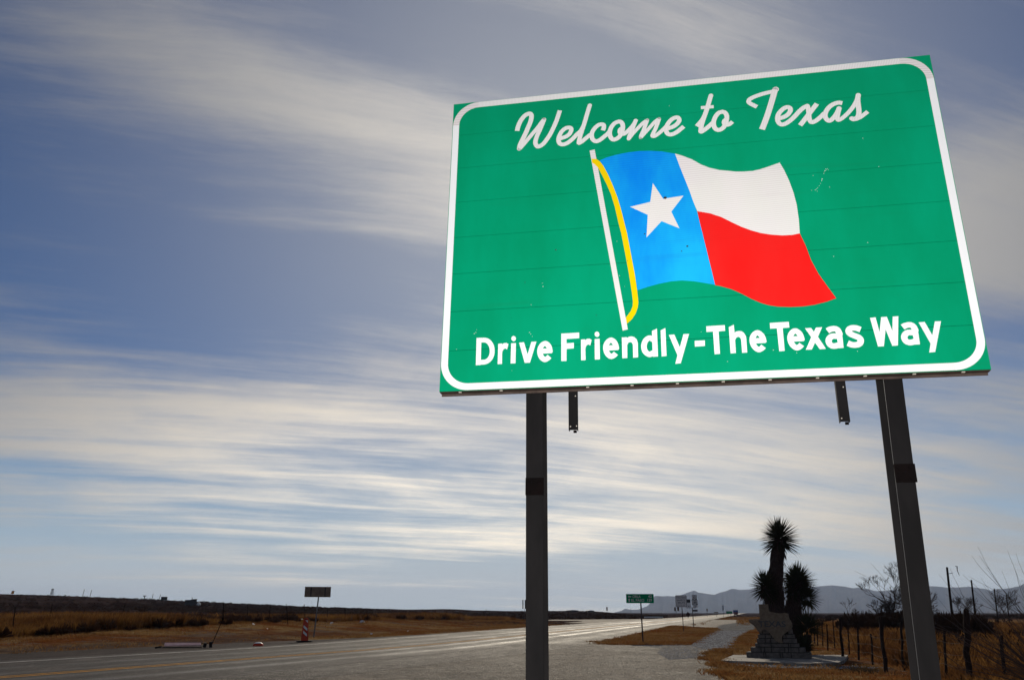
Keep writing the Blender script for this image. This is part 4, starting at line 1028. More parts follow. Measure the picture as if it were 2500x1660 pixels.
for (u_, ue, up_) in ((lpost[0], lend[0], lplate), (rpost[0], rend[0], rplate)):
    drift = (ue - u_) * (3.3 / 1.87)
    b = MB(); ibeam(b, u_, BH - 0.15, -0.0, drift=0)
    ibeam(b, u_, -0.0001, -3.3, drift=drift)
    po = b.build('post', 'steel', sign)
    b = MB()
    sgn = -1 if u_ > 2 else 1
    b.add([(u_ + sgn * 0.0580, 0.0615, -0.012), (u_ + sgn * .0580, .0730, -.012), (u_ + sgn * .0580 + drift, .0730, -3.3), (u_ + sgn * .0580 + drift, .0615, -3.3)], [(0, 1, 2, 3) if sgn > 0 else (3, 2, 1, 0)])
    b.build('flange_edge', 'edge' if u_ > 2 else 'steel', po)  # right post only: sunlit rim put into the strip's colour
    b = MB(); uu = u_ + drift * 0.2
    b.box((uu + 0.003, 0.0565, up_[1]), (0.124, 0.010, 0.115))
    hp_ = b.build('hinge_plate', 'rust', po)
    for bx_ in (-.035, .035):
        for bz_ in (-.035, .035):
            b = MB(); b.tube([(uu + bx_, 0.0512, up_[1] + bz_), (uu + bx_, 0.040, up_[1] + bz_)], 0.011, 6)
            b.build('bolt', 'rust', hp_)
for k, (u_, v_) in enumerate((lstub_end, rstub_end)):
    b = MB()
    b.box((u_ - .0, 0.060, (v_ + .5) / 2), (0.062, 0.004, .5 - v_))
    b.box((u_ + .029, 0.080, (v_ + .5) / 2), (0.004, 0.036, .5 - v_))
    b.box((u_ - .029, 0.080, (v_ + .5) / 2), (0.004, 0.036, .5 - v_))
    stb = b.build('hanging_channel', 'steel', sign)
    b = MB(); b.box((u_ + .012, 0.075, v_ - .008), (0.022, 0.012, .016)); b.build('bolt', 'rust', stb)
    for dx, dz in (((-.018, .024), (.024, .026), (.018, .24)) if k == 0 else ((.010, .28), (.014, .232), (-.02, .022))):
        b = MB()
        b.add([(u_ + dx + .0042 * math.cos(q * .785), 0.0572, v_ + dz + .0042 * math.sin(q * .785)) for q in range(8)], [tuple(range(8))])
        b.build('bolt_hole', 'clip', stb)

FLASH.location = (0.05, 0.02, CAM_H + 0.16)
_ctr = SO + RM @ Vector((BW * .52, 0, BH * .46))
FLASH.rotation_euler = (Vector(FLASH.location) - _ctr).to_track_quat('Z', 'Y').to_euler()
fl.energy = 1650.0
fl.spot_size = R(100)
fl.spot_blend = 0.35
fl.shadow_soft_size = 0.03
fl.color = (1.0, 0.99, 0.97)


# ------------------------------------------------------------------ text parts
def text_mesh(body, size, spacing=1.0, xscale=1.0, bold=0.0):
    cu = bpy.data.curves.new('txt', 'FONT')
    cu.body = body; cu.size = size; cu.space_character = spacing; cu.align_x = 'LEFT'; cu.offset = bold
    cu.resolution_u = 3
    o = bpy.data.objects.new('txt', cu)
    COL.objects.link(o)
    dg = bpy.context.evaluated_depsgraph_get()
    me = bpy.data.meshes.new_from_object(o.evaluated_get(dg))
    bpy.data.objects.remove(o, do_unlink=True)
    bpy.data.curves.remove(cu)
    n = len(me.vertices)
    co = np.empty(n * 3, dtype=np.float32); me.vertices.foreach_get('co', co); co = co.reshape(-1, 3)
    return me, co


def lettering(parent, body, x0, x1, zb, zt, y, m, name='lettering', bold=0.0):
    """line of text scaled to fill the box x0..x1, zb..zt on the plane y"""
    me, co = text_mesh(body, 1.0, bold=bold)
    mn, mx = co.min(0), co.max(0)
    out = np.zeros_like(co)
    out[:, 0] = x0 + (co[:, 0] - mn[0]) / (mx[0] - mn[0]) * (x1 - x0)
    out[:, 2] = zb + (co[:, 1] - mn[1]) / (mx[1] - mn[1]) * (zt - zb)
    out[:, 1] = y
    me.vertices.foreach_set('co', out.ravel())
    me.materials.clear(); me.materials.append(MT[m])
    me.update()
    return link(name, me, parent)


def roundrect(x0, x1, z0, z1, r, n=4):
    out = []
    for cx, cz, a0 in ((x1 - r, z1 - r, 0), (x0 + r, z1 - r, 90), (x0 + r, z0 + r, 180), (x1 - r, z0 + r, 270)):
        out += [(cx + r * math.cos(R(a0 + 90 * k / n)), cz + r * math.sin(R(a0 + 90 * k / n))) for k in range(n + 1)]
    return out


def facing(x, y, extra=0.0):
    return -math.atan2(x, y) + R(extra)


def post(b, x, zt, r=0.03, lean=0.0, zb=-0.3):
    return b.tube([(x + lean, 0.02, zb), (x, 0.02, zt)], r, 7)


# green distance sign
t_ = thing('distance_sign', (7.31, 50.2, 0), 'small green distance sign with ORLA 42 and EL PASO 129 on one post', 'sign', facing(7.31, 50.2, 9))
post(MB(), 0.04, 2.14, .04, .03).build('post', 'darkpost', t_)
b = MB(); b.prism(roundrect(-.79, .79, 2.12, 2.62, .03), -.02, -.014); pl = b.build('panel', 'signgreen', t_)
lettering(t_, 'ORLA', -.42, .04, 2.40, 2.55, -.024, 'signwhite', bold=.012)
lettering(t_, '42', .47, .68, 2.41, 2.56, -.024, 'signwhite', bold=.012)
lettering(t_, 'EL PASO', -.50, .24, 2.20, 2.35, -.024, 'signwhite', bold=.012)
lettering(t_, '129', .42, .68, 2.21, 2.36, -.024, 'signwhite', bold=.012)
AR = [(0, 0), (.07, .07), (.07, .03), (.19, .03), (.19, -.03), (.07, -.03), (.07, -.07)]
MB().prism([(-.69 + q[0], 2.475 + q[1]) for q in AR], -.024, -.0205).build('arrow', 'signwhite', t_)
MB().prism([(-.62 + q[1], 2.375 - q[0]) for q in AR], -.024, -.0205).build('arrow', 'signwhite', t_)

# seat belt sign
t_ = thing('seat_belt_sign', (14.62, 76, 0), 'square white sign reading FASTEN SAFETY BELTS STATE LAW with black border', 'sign', facing(14.62, 76, 5))
post(MB(), .04, 2.1, .035, .02).build('post', 'darkpost', t_)
MB().prism(roundrect(-.48, .48, 2.06, 3.04, .05), -.02, -.014).build('panel', 'signwhite', t_)
fr_ = [roundrect(-.455, .455, 2.085, 3.015, .04), roundrect(-.425, .425, 2.115, 2.985, .03)]
b = MB(); n_ = len(fr_[0])
b.add([(p[0], -.023, p[1]) for p in fr_[0]] + [(p[0], -.023, p[1]) for p in fr_[1]], [(k, (k + 1) % n_, n_ + (k + 1) % n_, n_ + k) for k in range(n_)])
b.build('border', 'signblack', t_)
for tx, w_, zz, hh_ in (('FASTEN', .36, 2.77, .13), ('SAFETY', .35, 2.56, .13), ('BELTS', .29, 2.36, .13)):
    lettering(t_, tx, -w_, w_, zz, zz + hh_, -.023, 'signblack', bold=.01)

lettering(t_, 'STATE', -.34, .04, 2.19, 2.27, -.023, 'signblack', bold=.01)
lettering(t_, 'LAW', .10, .34, 2.19, 2.27, -.023, 'signblack', bold=.01)

# route shields
t_ = thing('route_marker', (20.62, 101, 0), 'route marker with 62 and 180 shields and a straight arrow on one post', 'sign', facing(20.62, 101, 3))
post(MB(), .05, 2.12, .045, .02).build('post', 'darkpost', t_)
b = MB(); b.box((-.15, 0.0, 2.14), (1.1, .03, .05)); b.build('crossbar', 'greypost', t_)
SH = [(-.5, .42), (-.30, .5), (0, .44), (.30, .5), (.5, .42), (.46, .2), (.52, -.05), (.46, -.28), (.22, -.40), (0, -.5), (-.22, -.40), (-.46, -.28), (-.52, -.05), (-.46, .2)]
for tx, zc, w_, h_, cx_ in (('62', 3.27, .52, .54, .35), ('180', 2.71, .66, .54, .36)):
    b = MB(); b.prism(roundrect(cx_ - w_ / 2, cx_ + w_ / 2, zc - h_ / 2, zc + h_ / 2, .03), -.02, -.014); pl = b.build('shield_plate', 'signblack', t_)
    MB().prism([(cx_ + q[0] * w_ * .9, zc + q[1] * h_ * .9) for q in SH], -.024, -.021).build('shield', 'signwhite', pl)
    hw_ = w_ * .27 if tx == '62' else w_ * .34
    lettering(t_, tx, cx_ - hw_, cx_ + hw_, zc - h_ * .22, zc + h_ * .26, -.028, 'signblack', 'route_number', bold=.025)
b = MB(); b.prism(roundrect(.12, .64, 2.16, 2.42, .03), -.02, -.014); b.build('arrow_plate', 'signwhite', t_)
MB().prism([(.38 + q[1] * .9, 2.39 - q[0] * 1.05) for q in AR], -.025, -.021).build('arrow', 'signblack', t_)
b = MB(); b.prism(roundrect(-.60, -.12, 2.70, 3.06, .03), -.02, -.014); b.build('small_plate', 'signblack', t_)
b = MB(); b.prism(roundrect(-.60, -.12, 2.44, 2.68, .03), -.02, -.014); b.build('small_plate', 'signwhite', t_)
b = MB(); b.prism(roundrect(-.60, -.12, 2.18, 2.42, .03), -.02, -.014); pl = b.build('arrow_plate', 'signwhite', t_)
MB().prism([(-.45 + q[0] * 1.0, 2.30 + q[1] * .8) for q in AR], -.025, -.021).build('arrow', 'signblack', t_)

# back of the sign beside the orange channelizer
t_ = thing('sign_back', (-13.52, 61, 0.05), 'brown back of a wide sign with two braces near the orange marker', 'sign', facing(-13.52, 61, 4))
b = MB(); b.tube([(-.08, .02, -.4), (.08, .02, 2.62)], .045, 7); b.build('post', 'greypost', t_)
MB().prism(roundrect(-.89, .89, 2.58, 3.27, .02), -.01, -.004).build('panel', 'signback', t_)
for bx_ in (-.46, .5):
    b = MB(); b.box((bx_, -.025, 2.925), (.07, .025, .66)); b.build('brace', 'darkpost', t_)

# orange and white vertical panel channelizer
t_ = thing('channelizer', (-11.87, 51.0, 0.016), 'upright orange channelizer with white diagonal stripes on a black rubber base', 'traffic marker', facing(-11.87, 51))
b = MB()
b.prism([(-.205, .07), (.205, .07), (.145, 1.10), (.13, 1.24), (.09, 1.30), (-.09, 1.30), (-.13, 1.24), (-.145, 1.10)], -.045, .045)
b.build('panel', 'orange', t_)
for zc in (.46, .76, 1.06):
    q = [(-.11, zc + .15), (-.11, zc + .01), (.11, zc - .17), (.11, zc - .03)] if zc < 1 else [(-.03, 1.17), (.11, 1.03), (.11, 1.17)]
    MB().prism(q, -.052, -.046).build('stripe', 'signwhite', t_)
b = MB(); b.box((0, 0, .035), (.86, .42, .07), Matrix.Rotation(R(-12), 3, 'Z'), .04); b.build('base', 'rubber', t_)
b = MB(); b.box((0, -.04, 1.235), (.12, .035, .035)); b.build('handle_slot', 'rubber', t_)

# knocked over barricade with its leg standing up
t_ = thing('fallen_barricade', (-15.4, 42.3, 0.015), 'fallen pink and white barricade board with one thin leg sticking up', 'barricade', R(18))
b = MB(); b.prism([(-1.0, -.13), (.62, -.10), (.62, .10), (-1.0, .13)], -.025, .025)
bd = b.build('board', 'pinkboard', t_); bd.rotation_euler = (R(-62), 0, 0); bd.location = (0, 0, .16)
b = MB(); b.box((-.2, -.02, .035), (1.75, .10, .05)); b.build('lower_rail', 'rubber', t_)
b = MB(); b.box((.80, 0, .12), (.16, .30, .20), Matrix.Rotation(R(8), 3, 'Y'), .03); b.build('foot', 'rubber', t_)
b = MB(); b.box((1.06, .05, .14), (.14, .30, .26), Matrix.Rotation(R(-6), 3, 'Y'), .03); b.build('foot', 'rubber', t_)
b = MB(); b.box((-1.25, 0, .05), (.30, .16, .08), Matrix.Rotation(R(-8), 3, 'Y'), .03); b.build('foot', 'rubber', t_)
b = MB(); b.tube([(1.10, 0, .1), (1.30, .1, .70), (1.50, .2, 1.30)], [.022, .02, .016], 6); b.build('leg', 'rust', t_)
b = MB(); b.box((1.50, .2, 1.31), (.08, .03, .10)); b.build('leg_end', 'rust', t_)
b = MB(); b.tube([(-.1, .16, .22), (.95, .10, .20)], .018, 6); b.build('rail', 'rust', t_)

t_ = thing('fallen_marker', (-12.71, 44.7, 0.02), 'small rounded red and white marker lying on the road shoulder', 'traffic marker', .2)
def dome(b, rx, ry, rz, z0, z1, n=16, k=6):
    vs = []; fs = []
    for i_ in range(k + 1):
        tt = z0 + (z1 - z0) * i_ / k
        rr_ = math.sqrt(max(0, 1 - tt * tt))
        for q in range(n):
            vs.append((rx * rr_ * math.cos(2 * math.pi * q / n), ry * rr_ * math.sin(2 * math.pi * q / n), rz * tt))
    for i_ in range(k):
        for q in range(n):
            fs.append((i_ * n + q, i_ * n + (q + 1) % n, (i_ + 1) * n + (q + 1) % n, (i_ + 1) * n + q))
    fs.append(tuple(range(k * n, k * n + n)))
    return b.add(vs, fs)
o = dome(MB(), .26, .18, .19, 0, .62).build('body', 'orange', t_, True)
o = dome(MB(), .255, .175, .19, .63, 1.0).build('cap', 'signwhite', t_, True)

# ------------------------------------------------------------------ the monument
MX, MY, MZ = 9.42, 31.6, 0.10
SLAB = [(6.9, 29.75), (8.3, 33.6), (12.6, 33.6), (11.15, 30.1), (10.35, 28.5), (9.3, 28.05)]
b = MB()
P_ = [(p[0], p[1]) for p in SLAB]
b.add([(p[0], p[1], MZ) for p in P_] + [(p[0], p[1], -.1) for p in P_], [tuple(range(5, -1, -1)) if False else tuple(range(6))] + [(k, k + 6, (k + 1) % 6 + 6, (k + 1) % 6) for k in range(6)])
ar = sum(P_[k][0] * P_[(k + 1) % 6][1] - P_[(k + 1) % 6][0] * P_[k][1] for k in range(6))
if ar < 0:
    b.f = [tuple(reversed(f)) for f in b.f]
slab = b.build('concrete_slab', 'concrete'); tag(slab, 'grey concrete slab lying under the stone monument', 'slab')
mon = thing('stone_monument', (MX, MY, MZ), 'stepped stone monument topped by a state outline engraved TEXAS', 'monument', facing(MX, MY, -3))
SX, SZ = 1 / 545.0, 1 / 578.0
cxm = 802


def mq(x, y):
    return ((x - cxm) * SX, (1295 - y) * SZ)


courses = [  # y0, y1, x edges of the stones, depth
    (1295, 1192, [205, 535, 570, 835, 880, 1035, 1400], .80),
    (1188, 1097, [290, 490, 552, 680, 920, 990, 1180, 1300], .66),
    (1089, 1020, [378, 680, 1000, 1040, 1195], .56),
    (1012, 928, [418, 580, 680, 800, 900, 1160], .48),
    (920, 848, [443, 585, 700, 900, 965, 1130], .44),
    (840, 745, [470, 535, 665, 1010, 1100], .40)]
rm = random.Random(5)
for ci, (ya, yb_, xs_, dep) in enumerate(courses):
    for k in range(len(xs_) - 1):
        a_ = mq(xs_[k], ya); c_ = mq(xs_[k + 1], yb_)
        g_ = .020
        w_ = c_[0] - a_[0] - g_; h_ = c_[1] - a_[1] - .012
        if ci == 5 and k == 2:
            continue
        b = MB()
        pr = rm.uniform(-.012, .012)
        b.box(((a_[0] + c_[0]) / 2, pr, (a_[1] + c_[1]) / 2), (w_, dep, h_), None, .012)
        b.build('stone_block', 'stone', mon)
b = MB()
for ci, (ya, yb_, xs_, dep) in enumerate(courses):
    a_ = mq(xs_[0] + 12, ya + (0 if ci == 0 else 6)); c_ = mq(xs_[-1] - 12, yb_)
    b.box(((a_[0] + c_[0]) / 2, 0, (a_[1] + c_[1]) / 2 - .001 * ci), (c_[0] - a_[0], dep - .05, c_[1] - a_[1]))
b.build('mortar', 'mortar', mon)
TX = [(515, 262), (690, 262), (692, 330), (700, 402), (740, 416), (785, 425), (830, 434), (870, 440), (905, 441), (945, 436), (985, 430), (1010, 440), (1050, 447), (1056, 490), (1062, 545), (1085, 590), (1102, 640), (1102, 700), (1080, 742), (1040, 765), (1000, 795), (950, 832), (915, 862), (895, 895), (890, 945), (898, 985), (908, 1008), (850, 1010), (800, 992), (765, 958), (735, 905), (700, 862), (668, 815), (630, 772), (600, 754), (565, 754), (540, 775), (528, 805), (500, 812), (470, 800), (445, 770), (428, 725), (405, 695), (365, 660), (330, 628), (308, 598), (303, 558), (400, 556), (518, 550)]
b = MB(); b.prism([mq(*q) for q in TX], -.33, -.17)
tx_ = b.build('state_outline', 'texstone', mon)
lettering(mon, 'TEXAS', mq(480, 0)[0], mq(985, 0)[0], mq(0, 705)[1], mq(0, 590)[1], -.3325, 'engrave', bold=.02)

# ------------------------------------------------------------------ yuccas
def yucca(name, loc, trunk, heads, label, group, leaves=150, skirt=True, seed=0):
    rd = random.Random(seed)
    t = thing(name, loc, label, 'yucca', 0, group)
    for (path, rad) in trunk:
        n_ = 20
        pts = smooth_path(path, 4)
        vs = []; fs = []
        for i_, p in enumerate(pts):
            f_ = i_ / (len(pts) - 1)
            r0 = rad[0] + (rad[1] - rad[0]) * f_
            for q in range(n_):
                rr_ = r0 * (1 + .12 * math.sin(q * 5.1 + i_ * 2.3) + rd.uniform(-.07, .07))
                vs.append((p[0] + rr_ * math.cos(2 * math.pi * q / n_), p[1] + rr_ * math.sin(2 * math.pi * q / n_), p[2] + rd.uniform(-.01, .01)))
        for i_ in range(len(pts) - 1):
            for q in range(n_):
                fs.append((i_ * n_ + q, i_ * n_ + (q + 1) % n_, (i_ + 1) * n_ + (q + 1) % n_, (i_ + 1) * n_ + q))
        fs.append(tuple((len(pts) - 1) * n_ + q for q in range(n_)))
        MB().add(vs, fs).build('trunk', 'barkdead', t)
        if skirt:
            b = MB()
            for _ in range(520):
                f_ = rd.uniform(.12, 1)
                p = pts[int(f_ * (len(pts) - 1))]
                r0 = rad[0] + (rad[1] - rad[0]) * f_
                a_ = rd.uniform(0, 6.283); L_ = rd.uniform(.22, .42)
                ca, sa = math.cos(a_), math.sin(a_)
                o_ = rd.uniform(1.02, 1.28) * r0
                e_ = o_ + rd.uniform(.0, .07)
                w_ = .016
                b.add([(p[0] + ca * r0 * .9 - sa * w_, p[1] + sa * r0 * .9 + ca * w_, p[2]), (p[0] + ca * r0 * .9 + sa * w_, p[1] + sa * r0 * .9 - ca * w_, p[2]), (p[0] + ca * o_, p[1] + sa * o_, p[2] - L_ * .5), (p[0] + ca * e_, p[1] + sa * e_, p[2] - L_)], [(0, 1, 2), (0, 2, 3)])
            o = b.build('dead_leaf_skirt', 'barkdead', t); o['kind'] = 'stuff'
    for (c_, L0, nl, lo) in heads:
        b = MB()
        for k in range(nl):
            zc = lo + (1 - lo) * ((k + .5) / nl)
            a_ = k * 2.39996 + rd.uniform(-.2, .2)
            r_ = math.sqrt(max(0, 1 - zc * zc))
            d = Vector((r_ * math.cos(a_), r_ * math.sin(a_), zc)).normalized()
            L_ = L0 * rd.uniform(.82, 1.08)
            s_ = d.cross(Vector((0, 0, 1)))
            s_ = s_.normalized() if s_.length > .05 else Vector((1, 0, 0))
            n__ = s_.cross(d)
            w_ = .034 * (L0 / .75)
            cc = Vector(c_) + Vector((0, 0, .12 * zc))
            droop = Vector((0, 0, -rd.uniform(.0, .10) * L_ * r_))
            p0 = cc + d * L_ * .12; p1 = cc + d * L_ * .5; p2 = cc + d * L_ + droop
            vs = [p0 - s_ * w_ * .6, p0 + s_ * w_ * .6, p0 - n__ * w_ * .3, p1 - s_ * w_, p1 + s_ * w_, p1 - n__ * w_ * .6, p2]
            b.add(vs, [(0, 2, 5, 3), (2, 1, 4, 5), (3, 5, 6), (5, 4, 6)])
        o = b.build('crown', 'yucca', t)
        o['kind'] = 'stuff'
    return t


GY = 'yuccas behind the stone monument'
Y0 = (10.45, 34.9, 0.0)
yucca('yucca', Y0, [([(0, 0, 0), (0, 0, 1.6), (.1, 0, 3.0), (.34, 0, 4.15), (.40, 0, 4.45)], (.36, .20))], [((.40, 0, 4.42), .92, 210, -.66)], 'tallest yucca with a single spiky head high above the monument', GY, seed=1)
yucca('yucca', (11.15, 35.4, 0), [([(0, 0, 0), (.05, 0, 1.3), (.30, 0, 2.4), (.42, 0, 2.78)], (.34, .26))], [((.42, 0, 2.72), .84, 300, -.8), ((.72, -.2, 2.15), .62, 150, -.85), ((.2, -.1, 2.45), .62, 120, -.8)], 'broad bushy yucca right of the tallest yucca, full dark round head', GY, seed=2)
yucca('yucca', (10.02, 34.5, 0), [([(.25, 0, 0), (.22, 0, 1.3), (.02, 0, 2.3), (-.05, 0, 2.6)], (.26, .16))], [((-.05, 0, 2.55), .72, 170, -.78), ((.12, -.05, 2.25), .5, 80, -.8)], 'small yucca head leaning out left of the tallest yucca', GY, seed=3)
yucca('yucca', (11.25, 34.3, 0), [([(0, 0, 0), (.1, 0, .5), (.16, 0, .8)], (.16, .13))], [((.18, 0, .95), .78, 130, -.25)], 'low yucca with long leaves fanning out beside the monument', GY, skirt=False, seed=4)
yucca('yucca', (11.12, 33.95, .10), [([(0, 0, 0), (0, 0, .14)], (.09, .08))], [((0, 0, .15), .66, 90, .0)], 'smallest ground level yucca at the right foot of the monument', GY, skirt=False, seed=5)


# ------------------------------------------------------------------ fences
def crooked(p0, p1, w, seed, taper=.85):
    rd = random.Random(seed)
    n_ = 6
    pts = []; rad = []
    for k in range(n_ + 1):
        f_ = k / n_
        pts.append((p0[0] + (p1[0] - p0[0]) * f_ + rd.uniform(-.2, .2) * w, p0[1] + (p1[1] - p0[1]) * f_ + rd.uniform(-.2, .2) * w, p0[2] + (p1[2] - p0[2]) * f_))
        rad.append(w / 2 * (1 - (1 - taper) * f_) * rd.uniform(.9, 1.1))
    pts.append((pts[-1][0] + .01, pts[-1][1], pts[-1][2] + w * .3)); rad.append(rad[-1] * .5)
    return pts, rad


fo = FENCE_R[0]
fen = thing('barbed_wire_fence', (10.6, 22, 0), 'ranch fence of crooked wooden posts and four wires along the right', 'fence')
base = Vector((10.6, 22, 0))
for k, (bx_, by_, tx_, tz_, w_) in enumerate(FENCE_R):
    pts, rad = crooked((bx_ - base.x, by_ - base.y, -.2), (tx_ - base.x, by_ - base.y, tz_), w_, k)
    MB().tube(pts, rad, 7).build('fence_post', 'wood', fen)
# more posts further along, in line
far_posts = []
for k in range(26):
    yy = 56.5 + k * 3.0 + (k % 3) * .3
    xx = 18.3 + (yy - 56) * .265
    far_posts.append((xx, yy))
    pts, rad = crooked((xx - base.x, yy - base.y, -.2), (xx - base.x + .05 * math.sin(k * 2.1), yy - base.y, 1.15 + .15 * math.sin(k * 1.7)), .06 + .03 * (k % 4 == 0), k + 40)
    MB().tube(pts, rad, 5).build('fence_post', 'wood', fen)
line_a = [(10.53, 25.35), (11.31, 28.19), (11.89, 32.1), (13.2, 35.04), (14.2, 40.0), (15.1, 43.7), (16.12, 47.6), (17.58, 53.06)] + far_posts[::5]
line_b = [(10.53, 25.35), (11.39, 26.0), (10.73, 22.36), (10.62, 21.0), (11.69, 20.6), (16, 19.6), (24, 18.5)]
line_b = [(10.53, 25.35), (10.73, 22.36), (10.62, 21.0), (11.69, 20.9), (14, 20.6), (24, 19.5)]
for hgt in (.93, .66, .40, .13):
    for li, ln in enumerate((line_a, line_b)):
        pts = []
        for q in range(len(ln) - 1):
            for s_ in range(4):
                f_ = s_ / 4
                pts.append((ln[q][0] + (ln[q + 1][0] - ln[q][0]) * f_ - base.x, ln[q][1] + (ln[q + 1][1] - ln[q][1]) * f_ - base.y, hgt - .04 * math.sin(math.pi * f_)))
        pts.append((ln[-1][0] - base.x, ln[-1][1] - base.y, hgt))
        MB().tube(pts, .0026, 4).build('wire', 'wire', fen)

fen = thing('wire_fence', (-20, 75, .8), 'wire fence of thin uneven posts running through the left hand brush', 'fence')
base = Vector((-20, 75, .8))
FL = sorted(FENCE_L, key=lambda q: q[1])
for k, (bx_, by_, bz_, tx_, tz_) in enumerate(FENCE_L):
    zg = float(H(bx_, by_))
    pts, rad = crooked((bx_ - base.x, by_ - base.y, min(zg, bz_) - .1 - base.z), (tx_ - base.x, by_ - base.y, tz_ - base.z), .075 if k not in (5, 11, 2) else .11, k + 90)
    MB().tube(pts, rad, 5).build('fence_post', 'wood', fen)
ln = [(-29.3, 52), (-31.2, 59.8), (-35.5, 84)] + []
path = [(-31, 48), (-27.8, 60), (-24.2, 73), (-21.0, 76.5), (-19.2, 84), (-18.3, 92), (-14.7, 120), (-9, 150), (-4.4, 160)]
for hgt in (.95, .55):
    pts = [(p[0] - base.x, p[1] - base.y, float(H(*p)) + hgt - base.z) for p in smooth_path(path, 3)]
    MB().tube(pts, .003, 4).build('wire', 'wire', fen)

# ------------------------------------------------------------------ bare trees
def bare_tree(name, loc, h, seed, label, group, spread=.5, rad=.09, depth=6, lean=(0, 0), minr=.004, start=None):
    rd = random.Random(seed)
    t = thing(name, loc, label, 'tree', 0, group)
    b = MB(); tw = MB()
    def grow(p, d, L_, r_, lv):
        n_ = 4
        pts = [p]; dd = d.copy()
        for k in range(n_):
            dd = (dd + Vector((rd.uniform(-.22, .22), rd.uniform(-.22, .22), rd.uniform(-.08, .14)))).normalized()
            pts.append(pts[-1] + dd * L_ / n_)
        rads = [max(minr, r_ * (1 - .45 * k / n_)) for k in range(n_ + 1)]
        (b if lv < 3 else tw).tube(pts, rads, 6 if lv < 2 else (4 if lv < 4 else 3), cap=False)
        if lv >= depth:
            return
        nk = rd.choice((2, 3)) if lv < depth - 1 else 3
        for k in range(nk):
            sp = spread * rd.uniform(.5, 1.3)
            ax = Vector((rd.uniform(-1, 1), rd.uniform(-1, 1), rd.uniform(-.3, .5)))
            ax = (ax - ax.dot(dd) * dd).normalized()
            nd = (dd + ax * sp).normalized()
            src = pts[-1] if k < 2 else pts[rd.choice((2, 3))]
            grow(src, nd, L_ * rd.uniform(.62, .86), rads[-1] * rd.uniform(.7, .95), lv + 1)
    for (dx, dy, dz, f_) in (start or ((lean[0], lean[1], 1, 1.0),)):
        grow(Vector((0, 0, -.1)), Vector((dx, dy, dz)).normalized(), h * .30 * f_, rad * f_, 0)
    b.build('trunk', 'twig', t)
    o = tw.build('twigs', 'twig', t); o['kind'] = 'stuff'
    return t


GT = 'bare trees in the right hand field'
bare_tree('bare_tree', (26.6, 60, 0), 4.4, 11, 'large bare tree with sprawling branches behind the right sign post', GT, .52, .15, 7, start=((-.62, 0, 1, 1.15), (-.2, .1, 1, .8), (.25, -.1, 1, .85), (-.8, .1, .5, .62), (.55, 0, .9, .7)), minr=.009)
bare_tree('bare_tree', (77, 150, 0), 6.2, 21, 'left one of two small bare trees far off between the utility poles', GT, .75, .10, 5, start=((-.5, 0, .8, .9), (.2, 0, 1, .8), (.8, 0, .7, .8)), minr=.02)
bare_tree('bare_tree', (84.5, 152, 0), 6.8, 22, 'right one of two small bare trees far off between the utility poles', GT, .75, .10, 5, start=((-.6, 0, .7, .9), (.1, 0, 1, .9), (.7, 0, .7, .9)), minr=.02)
bare_tree('bare_tree', (57.5, 150, 0), 4.6, 23, 'thin low bare tree just right of the big right sign post', GT, .6, .06, 4, start=((-.3, 0, 1, 1), (.3, 0, 1, .8)), minr=.02)
# arching bare shrub at the right edge
t_ = thing('bare_shrub', (10.6, 17.0, 0), 'bare thorny shrub whose long thin branches arch in from the right edge', 'shrub')
rd = random.Random(8)
b = MB(); tw = MB()
for k in range(44):
    a_ = rd.uniform(2.4, 4.0) if k < 32 else rd.uniform(0, 6.28)
    elv = rd.uniform(.35, 1.25)
    d = Vector((math.cos(a_) * math.cos(elv), math.sin(a_) * math.cos(elv) * .5, math.sin(elv))).normalized()
    L_ = rd.uniform(1.4, 2.7) + (.8 if k % 7 == 0 else 0) * (1.0 if elv < .9 else .9)
    p = Vector((rd.uniform(-.3, .3), rd.uniform(-.3, .3), -.05))
    pts = [p.copy()]; n_ = 11
    for q in range(n_):
        d = (d + Vector((rd.uniform(-.10, .06), rd.uniform(-.08, .08), rd.uniform(-.06, .05)))).normalized()
        p = p + d * L_ / n_
        pts.append(p.copy())
        if q > 2 and rd.random() < .75:
            ax = Vector((rd.uniform(-1, .5), rd.uniform(-.6, .6), rd.uniform(-.2, 1)))
            dd = (d + ax * .8).normalized(); pp = p.copy(); sub = [pp.copy()]
            for s_ in range(5):
                dd = (dd + Vector((rd.uniform(-.12, .1), 0, rd.uniform(-.1, .12)))).normalized()
                pp = pp + dd * L_ * .07; sub.append(pp.copy())
            tw.tube(sub, [.0045, .004, .0035, .003, .0025, .002], 3, cap=False)
    b.tube(pts, [max(.0035, 0.017 * (1 - q / (n_ + 1.5))) for q in range(n_ + 1)], 4, cap=False)
b.build('branches', 'twig', t_)['kind'] = 'stuff'
tw.build('twigs', 'twig', t_)['kind'] = 'stuff'

